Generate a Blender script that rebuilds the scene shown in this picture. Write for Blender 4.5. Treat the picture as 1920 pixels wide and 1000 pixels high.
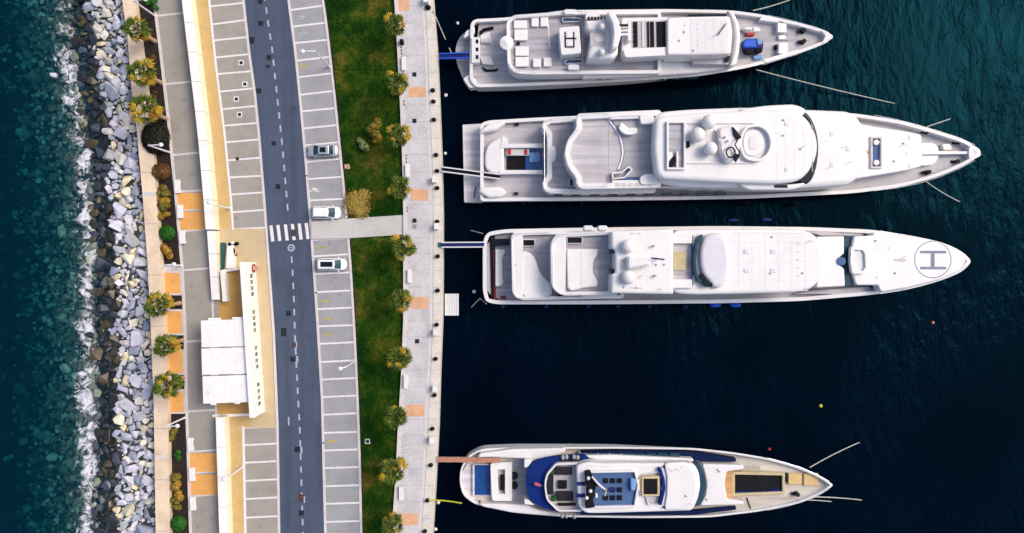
import bpy, bmesh, math, random
import numpy as np
from mathutils import Vector, Matrix, noise

for _o in list(bpy.data.objects):
    bpy.data.objects.remove(_o)
random.seed(11)
sc = bpy.context.scene
col = sc.collection

# ------------------------------------------------------------ camera, sky, sun
CH = 110.0            # camera height above the quay, metres
PX = 12.0             # photograph pixels per metre at quay level
cam_d = bpy.data.cameras.new('camera')
cam_d.sensor_width = 36.0
cam_d.lens = 36.0 * CH / 160.0
cam_d.clip_start = 1.0
cam_d.clip_end = 3000.0
cam = bpy.data.objects.new('camera', cam_d)
cam.location = (0, 0, CH)
cam.rotation_euler = (0, 0, 0)
col.objects.link(cam)
sc.camera = cam

SUN_EL, SUN_AZ = 47.0, 66.0      # azimuth clockwise from the top of the picture
world = bpy.data.worlds.new('World')
sc.world = world
world.use_nodes = True
wn = world.node_tree
bg = wn.nodes['Background']
sky = wn.nodes.new('ShaderNodeTexSky')
sky.sky_type = 'NISHITA'
sky.sun_disc = False
sky.sun_elevation = math.radians(SUN_EL)
sky.sun_rotation = math.radians(SUN_AZ)
sky.air_density = 1.0
sky.dust_density = 4.5
sky.ozone_density = 1.0
wn.links.new(sky.outputs[0], bg.inputs[0])
bg.inputs[1].default_value = 0.15

sun_d = bpy.data.lights.new('sun', 'SUN')
sun_d.energy = 1.5
sun_d.angle = math.radians(24.0)
sun_d.color = (1.0, 0.90, 0.79)
sun = bpy.data.objects.new('sun', sun_d)
el, az = math.radians(SUN_EL), math.radians(SUN_AZ)
sdir = Vector((math.sin(az) * math.cos(el), math.cos(az) * math.cos(el), math.sin(el)))
sun.rotation_euler = sdir.to_track_quat('Z', 'Y').to_euler()
sun.location = (60, 0, 90)
col.objects.link(sun)

sc.view_settings.view_transform = 'Standard'
sc.view_settings.look = 'None'
sc.view_settings.gamma = 1.0
sc.view_settings.use_curve_mapping = False
sc.view_settings.exposure = 0.32
sc.cycles.max_bounces = 6
sc.cycles.transparent_max_bounces = 12

WZ = -1.8             # water level

# ------------------------------------------------------------ helpers
def W(px, py, z=0.0):
    k = (CH - z) / CH
    return Vector(((px - 960.0) / PX * k, (500.0 - py) / PX * k, z))

WLOC = {}
def tag(o, label=None, cat=None, group=None, kind=None):
    if label: o['label'] = label
    if cat: o['category'] = cat
    if group: o['group'] = group
    if kind: o['kind'] = kind
    return o

def empty(name, loc, label=None, cat=None, group=None, kind=None):
    o = bpy.data.objects.new(name, None)
    o.empty_display_size = 0.5
    o.location = loc
    col.objects.link(o)
    WLOC[o.name] = Vector(loc)
    return tag(o, label, cat, group, kind)

def mk(name, V, F, mat, parent=None, smooth=False, mats=None, fm=None):
    V = [Vector(v) for v in V]
    lo = Vector((min(v.x for v in V), min(v.y for v in V), min(v.z for v in V)))
    hi = Vector((max(v.x for v in V), max(v.y for v in V), 0))
    c = Vector(((lo.x + hi.x) / 2, (lo.y + hi.y) / 2, lo.z))
    me = bpy.data.meshes.new(name)
    me.from_pydata([tuple(v - c) for v in V], [], F)
    for m in (mats or [mat]):
        me.materials.append(m)
    if fm:
        me.polygons.foreach_set('material_index', fm)
    if smooth:
        me.polygons.foreach_set('use_smooth', [True] * len(me.polygons))
    me.update()
    o = bpy.data.objects.new(name, me)
    col.objects.link(o)
    WLOC[o.name] = c
    if parent is not None:
        o.parent = parent
        o.location = c - WLOC[parent.name]
    else:
        o.location = c
    return o

class MB:
    """collects shapes for ONE mesh object"""
    def __init__(s): s.V = []; s.F = []
    def add(s, V, F):
        b = len(s.V); s.V += [Vector(v) for v in V]; s.F += [tuple(i + b for i in f) for f in F]; return s
    def box(s, x0, y0, z0, x1, y1, z1):
        V = [(x0,y0,z0),(x1,y0,z0),(x1,y1,z0),(x0,y1,z0),(x0,y0,z1),(x1,y0,z1),(x1,y1,z1),(x0,y1,z1)]
        return s.add(V, [(0,3,2,1),(4,5,6,7),(0,1,5,4),(1,2,6,5),(2,3,7,6),(3,0,4,7)])
    def tube(s, pts, r, n=6):
        pts = [Vector(p) for p in pts]
        rr = r if isinstance(r, (list, tuple)) else [r] * len(pts)
        V = []; F = []
        for i, p in enumerate(pts):
            d = (pts[min(i+1, len(pts)-1)] - pts[max(i-1, 0)]).normalized()
            u = d.cross(Vector((0, 0, 1)) if abs(d.z) < .9 else Vector((1, 0, 0))).normalized()
            v = d.cross(u)
            for k in range(n):
                a = 2 * math.pi * k / n
                V.append(p + (u * math.cos(a) + v * math.sin(a)) * rr[i])
        for i in range(len(pts) - 1):
            for k in range(n):
                F.append((i*n+k, i*n+(k+1) % n, (i+1)*n+(k+1) % n, (i+1)*n+k))
        F.append(tuple(range(n)))
        F.append(tuple((len(pts)-1)*n + k for k in reversed(range(n))))
        return s.add(V, F)
    def cyl(s, c, r, z0, z1, n=14, r1=None):
        r1 = r if r1 is None else r1
        V = [(c[0]+r*math.cos(6.2832*k/n), c[1]+r*math.sin(6.2832*k/n), z0) for k in range(n)]
        V += [(c[0]+r1*math.cos(6.2832*k/n), c[1]+r1*math.sin(6.2832*k/n), z1) for k in range(n)]
        F = [(k, (k+1) % n, n+(k+1) % n, n+k) for k in range(n)] + [tuple(range(n, 2*n)), tuple(reversed(range(n)))]
        return s.add(V, F)
    def ball(s, c, rx, ry, rz, n=14, m=8, zmin=-1.0):
        V = []; F = []
        a0 = math.asin(max(-1, zmin))
        for j in range(m + 1):
            a = a0 + (math.pi/2 - a0) * j / m
            for k in range(n):
                b = 6.28318 * k / n
                V.append((c[0]+rx*math.cos(a)*math.cos(b), c[1]+ry*math.cos(a)*math.sin(b), c[2]+rz*math.sin(a)))
        for j in range(m):
            for k in range(n):
                F.append((j*n+k, j*n+(k+1) % n, (j+1)*n+(k+1) % n, (j+1)*n+k))
        F.append(tuple(reversed(range(n))))
        return s.add(V, F)
    def build(s, name, mat, parent=None, smooth=False): return mk(name, s.V, s.F, mat, parent, smooth)

def P(s):
    if not isinstance(s, str): return list(s)
    out = []
    for t in s.split():
        a = [float(q) for q in t.split(',')]
        out.append(tuple(a))
    return out

def area(Q): return .5 * sum(Q[i-1].x*Q[i].y - Q[i].x*Q[i-1].y for i in range(len(Q)))

class Outline:
    """closed control polygon in metres with a rounding radius per corner"""
    def __init__(s, C, R): s.C, s.R = C, R
    def inset(s, d):
        C, N = s.C, len(s.C); out = []
        for i in range(N):
            p = C[i]; a = p - C[i-1]; b = C[(i+1) % N] - p
            a = Vector((a.x, a.y)).normalized(); b = Vector((b.x, b.y)).normalized()
            n1 = Vector((-a.y, a.x)); n2 = Vector((-b.y, b.x))
            m = (n1 + n2) / max(.35, 1 + n1.dot(n2)) * d
            out.append(Vector((p.x + m.x, p.y + m.y, p.z)))
        for _ in range(6):                                   # fold back edges that turned round
            bad = False
            for i in range(N):
                k = (i + 1) % N
                e0 = C[k] - C[i]; e1 = out[k] - out[i]
                if e0.x*e1.x + e0.y*e1.y < -1e-6:
                    mid = (out[i] + out[k]) / 2; out[i] = mid.copy(); out[k] = mid.copy(); bad = True
            if not bad: break
        return Outline(out, [max(.02, r - d) for r in s.R])
    def curve(s, n=5):
        C, N = s.C, len(s.C); out = []
        for i in range(N):
            v, a, b = C[i], C[i-1], C[(i+1) % N]
            la, lb = (a - v).length, (b - v).length
            q = min(s.R[i], la * .5, lb * .5)
            p0 = v + (a - v) * (q / la) if la > 1e-6 else v.copy()
            p1 = v + (b - v) * (q / lb) if lb > 1e-6 else v.copy()
            for k in range(n + 1):
                t = k / n
                out.append(p0 * (1-t)**2 + v * 2*t*(1-t) + p1 * t*t)
        return out

def outline(s, z, r):
    pts = P(s); zf = z if callable(z) else (lambda x: z)
    C = [W(p[0], p[1], zf(p[0])) for p in pts]; R = [max(.02, (p[2] if len(p) > 2 else r) / PX) for p in pts]
    if area(C) < 0: C.reverse(); R.reverse()
    return Outline(C, R)

def rings(R, cap_top=True, cap_bot=True):
    n = len(R[0]); V = [v for r in R for v in r]; F = []
    for j in range(len(R) - 1):
        for i in range(n):
            F.append((j*n+i, j*n+(i+1) % n, (j+1)*n+(i+1) % n, (j+1)*n+i))
    if cap_top: F.append(tuple((len(R)-1)*n + i for i in range(n)))
    if cap_bot: F.append(tuple(reversed(range(n))))
    return V, F

def zset(Q, z): return [Vector((q.x, q.y, z)) for q in Q]

def dedupe(Q):
    out = []
    for q in Q:
        if not out or (q - out[-1]).length > .004: out.append(q)
    while len(out) > 3 and (out[0] - out[-1]).length < .004: out.pop()
    return out

def clean(o):
    """weld doubled points left by tight corners, split the big caps into triangles"""
    bm = bmesh.new(); bm.from_mesh(o.data)
    bmesh.ops.remove_doubles(bm, verts=bm.verts, dist=.003)
    bmesh.ops.dissolve_degenerate(bm, edges=bm.edges, dist=.0005)
    big = [f for f in bm.faces if len(f.verts) > 4]
    if big: bmesh.ops.triangulate(bm, faces=big, ngon_method='EAR_CLIP')
    bm.to_mesh(o.data); bm.free(); o.data.update()
    return o

def prism(name, s, z0, z1, mat, parent=None, r=0, bev=.06, smooth=False):
    Q = outline(s, z1, r)
    A = Q.curve(4 if r else 1)
    if bev > 0:
        R = [zset(A, z0), zset(A, z1 - bev), zset(Q.inset(bev).curve(4 if r else 1), z1)]
    else:
        R = [zset(A, z0), zset(A, z1)]
    V, F = rings(R)
    return clean(mk(name, V, F, mat, parent))

def crown_slab(name, s, z0, z1, mat, parent=None, r=0, soft=.5):
    """slab with a softly rounded upper edge, like moulded superstructure"""
    Q = outline(s, z1 - soft, r)
    R = [zset(Q.curve(), z0)]
    for k in range(5):
        a = math.pi / 2 * k / 4
        R.append(zset(Q.inset(soft * 1.2 * (1 - math.cos(a))).curve(), z1 - soft + soft * math.sin(a)))
    V, F = rings(R)
    o = clean(mk(name, V, F, mat, parent))
    o.data.polygons.foreach_set('use_smooth', [abs(p.normal.z) > .05 and p.normal.z < .9999 for p in o.data.polygons])
    return o

def rect(x0, y0, x1, y1): return [(x0, y0), (x1, y0), (x1, y1), (x0, y1)]

def tray(s, z0, z1, w, d, wall, floor, parent, r=0, wname='bulwark', fname='deck'):
    """a deck with a solid bulwark round it; the outer wall goes down to z0"""
    Q = outline(s, z1, r)
    A = Q.curve(); I = Q.inset(w).curve()
    b = min(.05, w * .2)
    R = [zset(A, z0), zset(A, z1 - b), zset(Q.inset(b).curve(), z1), zset(Q.inset(w - b).curve(), z1), zset(I, z1 - b), zset(I, z1 - d)]
    V, F = rings(R, cap_top=False)
    wo = clean(mk(wname, V, F, wall, parent))
    I = dedupe(zset(I, z1 - d))
    fo = clean(mk(fname, I, [tuple(range(len(I)))], floor, parent))
    return wo, fo

def hull(s, zs0, zs1, bul, w, wall, floor, parent, r=20, flare=.5, rake=3.0, boot=None):
    pts = P(s)
    x0 = min(p[0] for p in pts); x1 = max(p[0] for p in pts)
    zf = lambda px: zs0 + (zs1 - zs0) * max(0, (px - x0) / (x1 - x0)) ** 2
    O = outline(s, zf, r); Q = O.curve(6)
    bow = max(Q, key=lambda v: v.x)
    xa = min(v.x for v in Q)
    st = [v for v in Q if v.x < xa + 2.0]
    ya = (max(v.y for v in st) + min(v.y for v in st)) / 2
    def low(k, z):
        out = []
        for v in Q:
            t = max(0.0, (v.x - xa) / (bow.x - xa))
            yc = ya + (bow.y - ya) * t
            f = 1 - (flare * t**3 + .03) * k
            out.append(Vector((v.x - rake * t**5 * k, yc + (v.y - yc) * f, z(v) if callable(z) else z)))
        return out
    b = .05
    dn = lambda L, h: [Vector((q.x, q.y, q.z - h)) for q in L]
    I = O.inset(w).curve(6)
    R = [low(1.05, WZ - 1.2), low(1, WZ + .05), low(.85, lambda v: WZ + (v.z - WZ) * .35), low(.4, lambda v: WZ + (v.z - WZ) * .7),
         dn(Q, b), O.inset(b).curve(6), O.inset(w - b).curve(6), dn(I, b), dn(I, bul)]
    V, F = rings(R, cap_top=False)
    n = len(Q)
    fm = [1 if j == 0 else 0 for j in range(len(R) - 1) for i in range(n)] + [1]
    ho = clean(mk('hull', V, F, wall, parent, mats=[wall, boot or wall], fm=fm))
    D = dn(I, bul); n = len(D)
    # deck as cross strips: pair points of both sides by station
    xsn = sorted({round(v.x, 1) for v in D}); lo_, hi_ = [], []
    half = [v for v in D]
    def side(x, up):
        best = None
        for i in range(n):
            a, c = D[i-1], D[i]
            if min(a.x, c.x) <= x <= max(a.x, c.x) and abs(a.x - c.x) > 1e-6:
                t = (x - a.x) / (c.x - a.x); y = a.y + (c.y - a.y) * t; z = a.z + (c.z - a.z) * t
                if best is None or (y > best.y if up else y < best.y): best = Vector((x, y, z))
        return best
    x_a, x_b = min(v.x for v in D) + .02, max(v.x for v in D) - .02
    stn = [x_a + (x_b - x_a) * k / 60 for k in range(61)]
    V = []
    for x in stn:
        a, c = side(x, False), side(x, True)
        V += [a, c]
    do = mk('main_deck', V, [(2*i, 2*i+2, 2*i+3, 2*i+1) for i in range(60)], floor, parent)
    return ho, do

def line_box(name, a, b, width, z0, z1, mat, parent=None):
    """a straight bar between two pixels, at top height z1"""
    A, B = W(a[0], a[1], z1), W(b[0], b[1], z1)
    d = (B - A); d.z = 0; d.normalize(); n = Vector((-d.y, d.x, 0)) * width / 2
    Q = [A - n, B - n, B + n, A + n]
    V, F = rings([zset(Q, z0), zset(Q, z1)])
    return mk(name, V, F, mat, parent)

def disc(name, px, py, rpx, z0, z1, mat, parent=None, n=20):
    c = W(px, py, z1); k = (CH - z1) / CH / PX
    return MB().cyl((c.x, c.y), rpx * k, z0, z1, n).build(name, mat, parent)

def dome(name, px, py, rpx, z0, mat, parent=None, sq=1.0, neck=.5):
    zc = z0 + neck + rpx / PX * sq * .35
    c = W(px, py, zc); r = rpx / PX * (CH - zc) / CH
    m = MB().cyl((c.x, c.y), r * .72, z0, z0 + neck, 14)
    m.ball((c.x, c.y, zc), r, r, r * sq, 18, 9, -.45)
    return m.build(name, mat, parent, True)

# ------------------------------------------------------------ materials
ALB = 0.80
def lin(r, g, b, k=ALB):
    f = lambda c: (c / 255 / 12.92) if c / 255 <= .04045 else ((c / 255 + .055) / 1.055) ** 2.4
    return (f(r) * k, f(g) * k, f(b) * k, 1)

def nodes(name):
    m = bpy.data.materials.new(name); m.use_nodes = True
    nt = m.node_tree; bs = nt.nodes['Principled BSDF']
    return m, nt, bs

def N(nt, t, **kw):
    n = nt.nodes.new('ShaderNode' + t)
    for k, v in kw.items(): setattr(n, k, v)
    return n

def noise_node(nt, scale, detail=4, rough=.6, co=None, dist=0):
    t = N(nt, 'TexNoise'); t.inputs['Scale'].default_value = scale
    t.inputs['Detail'].default_value = detail; t.inputs['Roughness'].default_value = rough
    t.inputs['Distortion'].default_value = dist
    if co is not None: nt.links.new(co, t.inputs['Vector'])
    return t

def world_co(nt, sx=1, sy=1, sz=1, rot=0):
    g = N(nt, 'NewGeometry'); mp = N(nt, 'Mapping')
    mp.inputs['Scale'].default_value = (sx, sy, sz); mp.inputs['Rotation'].default_value = (0, 0, rot)
    nt.links.new(g.outputs['Position'], mp.inputs['Vector'])
    return mp.outputs[0]

def ramp(nt, fac, stops, interp='LINEAR'):
    r = N(nt, 'ValToRGB'); cr = r.color_ramp; cr.interpolation = interp
    while len(cr.elements) < len(stops): cr.elements.new(.5)
    for e, (p, c) in zip(cr.elements, stops):
        e.position = p; e.color = c if len(c) == 4 else (*c, 1)
    nt.links.new(fac, r.inputs[0])
    return r.outputs[0]

def mixc(nt, fac, a, b, mode='MIX'):
    m = N(nt, 'Mix', data_type='RGBA', blend_type=mode)
    if isinstance(fac, (int, float)): m.inputs[0].default_value = fac
    else: nt.links.new(fac, m.inputs[0])
    for i, c in ((6, a), (7, b)):
        if isinstance(c, tuple): m.inputs[i].default_value = c if len(c) == 4 else (*c, 1)
        else: nt.links.new(c, m.inputs[i])
    return m.outputs[2]

def plain(name, c, rough=.6, var=.12, scale=.6, fine=6.0, finev=.08, bump=0.0, metal=0.0, spec=.4, coat=0.0):
    """a colour with broad mottling, fine grain and a little relief, in world space"""
    m, nt, bs = nodes(name)
    co = world_co(nt)
    n1 = noise_node(nt, scale, 5, .65, co); n2 = noise_node(nt, fine, 3, .7, co)
    d = lambda k: tuple(min(1, max(0, x * k)) for x in c[:3])
    a = ramp(nt, n1.outputs[0], [(.28, d(1 - var * 1.6)), (.5, d(1)), (.74, d(1 + var))])
    g = ramp(nt, n2.outputs[0], [(.3, (1 - finev * 2,) * 3), (.7, (1 + finev,) * 3)])
    o = mixc(nt, 1.0, a, g, 'MULTIPLY')
    nt.links.new(o, bs.inputs['Base Color'])
    bs.inputs['Roughness'].default_value = rough
    bs.inputs['Metallic'].default_value = metal
    bs.inputs['Specular IOR Level'].default_value = spec
    bs.inputs['Coat Weight'].default_value = coat
    if bump:
        b = N(nt, 'Bump'); b.inputs['Strength'].default_value = bump; b.inputs['Distance'].default_value = .05
        nt.links.new(n2.outputs[0], b.inputs['Height']); nt.links.new(b.outputs[0], bs.inputs['Normal'])
    return m

def teak(name, c, along='x', var=.15, width=.55):
    """planked deck: seams run along the ship, planks differ a little"""
    m, nt, bs = nodes(name)
    co = world_co(nt, *((.12, 1 / width, .1) if along == 'x' else (1 / width, .12, .1)))
    vz = N(nt, 'TexVoronoi'); vz.inputs['Scale'].default_value = 1.0; vz.feature = 'F1'
    nt.links.new(co, vz.inputs['Vector'])
    sep = N(nt, 'SeparateColor'); nt.links.new(vz.outputs['Color'], sep.inputs[0])
    d = lambda k: tuple(min(1, x * k) for x in c[:3])
    a = ramp(nt, sep.outputs[0], [(0, d(1 - var)), (1, d(1 + var))])
    n1 = noise_node(nt, .35, 4, .6, world_co(nt))
    g = ramp(nt, n1.outputs[0], [(.3, (.86, .87, .9)), (.7, (1.08, 1.06, 1.05))])
    nt.links.new(mixc(nt, 1.0, a, g, 'MULTIPLY'), bs.inputs['Base Color'])
    bs.inputs['Roughness'].default_value = .7
    return m

M = {}
M['white'] = plain('white_gelcoat', (.69, .675, .68), .35, .04, .3, 2.0, .015, spec=.4)
M['white2'] = plain('white_matt_paint', (.64, .63, .645), .55, .05, .4, 3.0, .02)
M['boot'] = plain('dark_antifouling', (.02, .025, .05), .5)
M['cushion'] = plain('white_canvas', (.72, .71, .70), .85, .05, 1.2, 8, .03, bump=.1)
M['teak'] = teak('weathered_teak', lin(194, 190, 194))
M['teak2'] = teak('grey_teak', lin(178, 175, 182))
M['teak_pale'] = teak('pale_teak', lin(222, 216, 220))
M['teak_warm'] = teak('golden_teak', lin(205, 160, 105))
M['teak_cream'] = teak('cream_teak', lin(208, 200, 188), var=.2)
M['deck_grey'] = plain('grey_deck_paint', lin(196, 193, 196), .6, .06, .5, 3, .04)
M['deck_blue'] = plain('royal_blue_deck', lin(14, 44, 118), .8, .14, .5, 3, .06, spec=.12)
M['deck_navy'] = plain('dark_navy_deck', lin(12, 30, 74), .8, .14, .5, 3, .06, spec=.12)
M['deck_steel'] = plain('steel_blue_deck', lin(84, 112, 158), .8, .14, .6, 3, .06, spec=.15)
M['pool'] = plain('pool_water', lin(26, 78, 148), .12, .25, .8, 3, .1, spec=.5)
M['glass'] = plain('dark_tinted_glass', (.008, .014, .020), .10, .3, .5, spec=.18)
M['glass_teal'] = plain('teal_tinted_glass', (.02, .06, .09), .10, .3, .5, spec=.25)
M['black'] = plain('black_rubber', (.010, .010, .013), .7, .3, 2, spec=.08)
M['darkgrey'] = plain('dark_grey_fabric', (.020, .022, .028), .85, .25, 2, spec=.1)
M['steel'] = plain('brushed_steel', (.55, .56, .6), .35, .1, 2, metal=.7)
M['navy'] = plain('navy_cover', lin(14, 32, 110), .7, .2, 1)
M['blue'] = plain('blue_tarpaulin', lin(30, 90, 215), .6, .16, 1.3, bump=.2)
M['red'] = plain('red_paint', lin(190, 35, 40), .45, .15, 2)
M['crimson'] = plain('wine_red_cushion', lin(125, 35, 50), .8, .2, 2)
M['lightblue'] = plain('pale_blue_cover', lin(120, 165, 215), .7, .2, 1.5, bump=.2)
M['tan'] = plain('tan_canvas', lin(225, 192, 135), .85, .1, 1.5, 8, .05)
M['sand'] = plain('sand_canvas', lin(205, 190, 150), .85, .14, 1.2, 8, .05)
M['pink'] = plain('faded_red_flag', lin(205, 90, 110), .8, .2, 3)
M['rope'] = plain('pale_rope', lin(190, 190, 180), .9, .2, 3)
M['yellow'] = plain('yellow_rope', lin(190, 190, 50), .8, .2, 2)
M['copper'] = plain('varnished_wood', lin(208, 152, 128), .5, .2, 2)
M['green_paint'] = plain('green_metal', lin(40, 95, 90), .5, .2, 2)
M['orange'] = plain('orange_float', lin(230, 120, 80), .5, .1, 2)
M['ybuoy'] = plain('yellow_float', lin(215, 205, 60), .5, .1, 2)

M['asphalt'] = plain('blue_grey_asphalt', lin(75, 87, 110), .85, .14, .22, 5, .10, bump=.15)
M['bay_w'] = plain('warm_grey_paving', lin(166, 161, 153), .85, .10, .3, 4, .07, bump=.1)
M['bay_e'] = plain('grey_paving', lin(164, 164, 168), .85, .10, .35, 4, .07, bump=.1)
M['bay_dark'] = plain('darker_grey_paving', lin(150, 152, 160), .85, .10, .35, 4, .07, bump=.1)
M['kerb'] = plain('pale_concrete_kerb', lin(222, 215, 214), .8, .09, .8, 5, .06)
M['line'] = plain('road_paint', lin(238, 234, 236), .7, .06, 1.5, 6, .06)
M['dash'] = plain('worn_road_paint', lin(180, 188, 205), .8, .2, 2.0, 6, .14)
M['ochre'] = plain('ochre_paving', lin(206, 176, 120), .85, .08, .5, 4, .06, bump=.1)
M['ochre_pale'] = plain('sand_paving', lin(210, 188, 150), .85, .07, .35, 4, .05, bump=.1)
M['ochre_deep'] = plain('honey_paving', lin(212, 166, 95), .85, .10, .5, 4, .06)
M['orange_pave'] = plain('orange_paving', lin(240, 176, 98), .85, .08, .6, 4, .06)
M['terracotta'] = plain('terracotta_paving', lin(228, 178, 140), .85, .10, .8, 5, .08)
M['prom'] = plain('pale_stone_paving', lin(208, 206, 210), .8, .12, .35, 3.2, .08, bump=.1)
M['cap'] = plain('quay_coping_stone', lin(226, 219, 208), .8, .10, .5, 4, .07)
M['path'] = plain('concrete_path', lin(204, 202, 198), .8, .07, .5, 4, .06)
M['seawall'] = plain('cream_seawall_concrete', lin(240, 216, 188), .85, .13, .35, 3, .06, bump=.1)
M['wall'] = plain('cream_wall_render', (.78, .71, .54), .8, .05, .6, 3, .04)
M['wallcap'] = plain('white_wall_coping', (.80, .78, .74), .75, .06, .6, 4, .04)
M['roof'] = plain('white_roof_membrane', (.78, .755, .755), .6, .05, .6, 3, .03)
M['cover'] = plain('iron_cover', lin(44, 48, 54), .8, .3, 2, 8, .15, spec=.1)
M['cover_rust'] = plain('rusty_iron_cover', lin(86, 62, 60), .7, .35, 2, 8, .15)
M['soil'] = plain('dark_planter_soil', (.022, .014, .012), .95, .4, 2, 9, .3, bump=.5)
M['bark'] = plain('palm_bark', lin(200, 165, 130), .9, .25, 3, 9, .2, bump=.4)
M['twig'] = plain('brown_twig', (.06, .04, .025), .9, .25, 3)
M['marky'] = plain('faded_yellow_paint', lin(205, 185, 90), .85, .3, 3, 7, .2)
M['markl'] = plain('lime_paint', lin(165, 190, 60), .85, .3, 3, 7, .2)
M['quaywall'] = plain('wet_quay_concrete', lin(60, 62, 60), .7, .3, .5, 4, .2)

def leaf(name, cols, rough=.55):
    m, nt, bs = nodes(name)
    g = N(nt, 'NewGeometry')
    st = [(i / max(1, len(cols) - 1), lin(*c, .75)) for i, c in enumerate(cols)]
    a = ramp(nt, g.outputs['Random Per Island'], st)
    nt.links.new(a, bs.inputs['Base Color'])
    bs.inputs['Roughness'].default_value = rough
    bs.inputs['Specular IOR Level'].default_value = .3
    return m
M['frond'] = leaf('green_palm_leaf', [(22, 46, 6), (66, 94, 16), (122, 136, 38)])
M['frond2'] = leaf('yellowing_palm_leaf', [(112, 108, 14), (172, 150, 40), (210, 165, 50)])
M['frond3'] = leaf('dead_palm_leaf', [(190, 120, 25), (222, 150, 45), (235, 175, 80)])
M['bush_green'] = leaf('green_shrub_leaf', [(10, 70, 8), (28, 104, 12), (58, 130, 22)])
M['bush_gold'] = leaf('golden_shrub_leaf', [(105, 90, 20), (165, 130, 40), (215, 160, 60)])
M['bush_brown'] = leaf('brown_shrub_leaf', [(78, 50, 18), (110, 72, 28), (135, 92, 38)])
M['bush_olive'] = leaf('olive_shrub_leaf', [(60, 70, 15), (120, 115, 35), (180, 145, 60)])
M['bush_dry'] = leaf('dry_straw_leaf', [(150, 130, 50), (195, 165, 80), (222, 195, 110)])
M['bush_pale'] = leaf('pale_sage_leaf', [(90, 110, 60), (150, 165, 110), (190, 190, 140)])
M['bush_dark'] = leaf('dark_hedge_leaf', [(12, 16, 8), (22, 24, 12), (40, 30, 16)])

# ============================================================ THE SETTING
def mat_harbour():
    m = bpy.data.materials.new('harbour_water'); m.use_nodes = True
    nt = m.node_tree; nt.nodes.clear()
    out = N(nt, 'OutputMaterial'); mx = N(nt, 'MixShader'); df = N(nt, 'BsdfDiffuse'); gl = N(nt, 'BsdfGlossy')
    co = world_co(nt, 1.0, .42, 1, math.radians(-18))
    n1 = noise_node(nt, .6, 5, .6, co, .5); n2 = noise_node(nt, .045, 3, .55, world_co(nt))
    b = N(nt, 'Bump'); b.inputs['Distance'].default_value = .9
    st = N(nt, 'MapRange'); st.inputs[1].default_value = .42; st.inputs[2].default_value = .70
    st.inputs[3].default_value = .08; st.inputs[4].default_value = .55
    nt.links.new(n2.outputs[0], st.inputs[0]); nt.links.new(st.outputs[0], b.inputs['Strength'])
    nt.links.new(n1.outputs[0], b.inputs['Height'])
    fr = N(nt, 'Fresnel'); fr.inputs[0].default_value = 1.24
    nt.links.new(b.outputs[0], fr.inputs['Normal']); nt.links.new(b.outputs[0], gl.inputs['Normal']); nt.links.new(b.outputs[0], df.inputs['Normal'])
    gl.inputs['Roughness'].default_value = .10; gl.inputs['Color'].default_value = (.03, .24, .34, 1)
    c = ramp(nt, n2.outputs[0], [(.35, (.0003, .0010, .0048)), (.7, (.0004, .0028, .0085))])
    nt.links.new(c, df.inputs['Color'])
    nt.links.new(fr.outputs[0], mx.inputs[0]); nt.links.new(df.outputs[0], mx.inputs[1]); nt.links.new(gl.outputs[0], mx.inputs[2])
    nt.links.new(mx.outputs[0], out.inputs['Surface'])
    return m
M['harbour'] = mat_harbour()

def mat_sea():
    m = bpy.data.materials.new('sea_water'); m.use_nodes = True
    nt = m.node_tree; nt.nodes.clear()
    out = N(nt, 'OutputMaterial'); mx = N(nt, 'MixShader'); tr = N(nt, 'BsdfTransparent'); gl = N(nt, 'BsdfGlossy')
    fr = N(nt, 'Fresnel'); fr.inputs[0].default_value = 1.33
    gl.inputs['Roughness'].default_value = .12
    gl.inputs['Color'].default_value = (.14, .48, .62, 1)
    n1 = noise_node(nt, .5, 5, .62, world_co(nt, 1.0, .4, 1, math.radians(20)), .5)
    b = N(nt, 'Bump'); b.inputs['Distance'].default_value = .8; b.inputs['Strength'].default_value = .55
    nt.links.new(n1.outputs[0], b.inputs['Height'])
    nt.links.new(b.outputs[0], gl.inputs['Normal']); nt.links.new(b.outputs[0], fr.inputs['Normal'])
    nt.links.new(fr.outputs[0], mx.inputs[0]); up = N(nt, 'BsdfDiffuse'); up.inputs['Color'].default_value = (.0, .054, .098, 1); m2 = N(nt, 'MixShader'); m2.inputs[0].default_value = .17; nt.links.new(tr.outputs[0], m2.inputs[1]); nt.links.new(up.outputs[0], m2.inputs[2]); nt.links.new(b.outputs[0], up.inputs['Normal']); nt.links.new(m2.outputs[0], mx.inputs[1]); nt.links.new(gl.outputs[0], mx.inputs[2])
    va = N(nt, 'VolumeAbsorption'); va.inputs['Color'].default_value = (.02, .64, .72, 1); va.inputs['Density'].default_value = .47
    nt.links.new(mx.outputs[0], out.inputs['Surface']); nt.links.new(va.outputs[0], out.inputs['Volume'])
    return m
M['sea'] = mat_sea()

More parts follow.
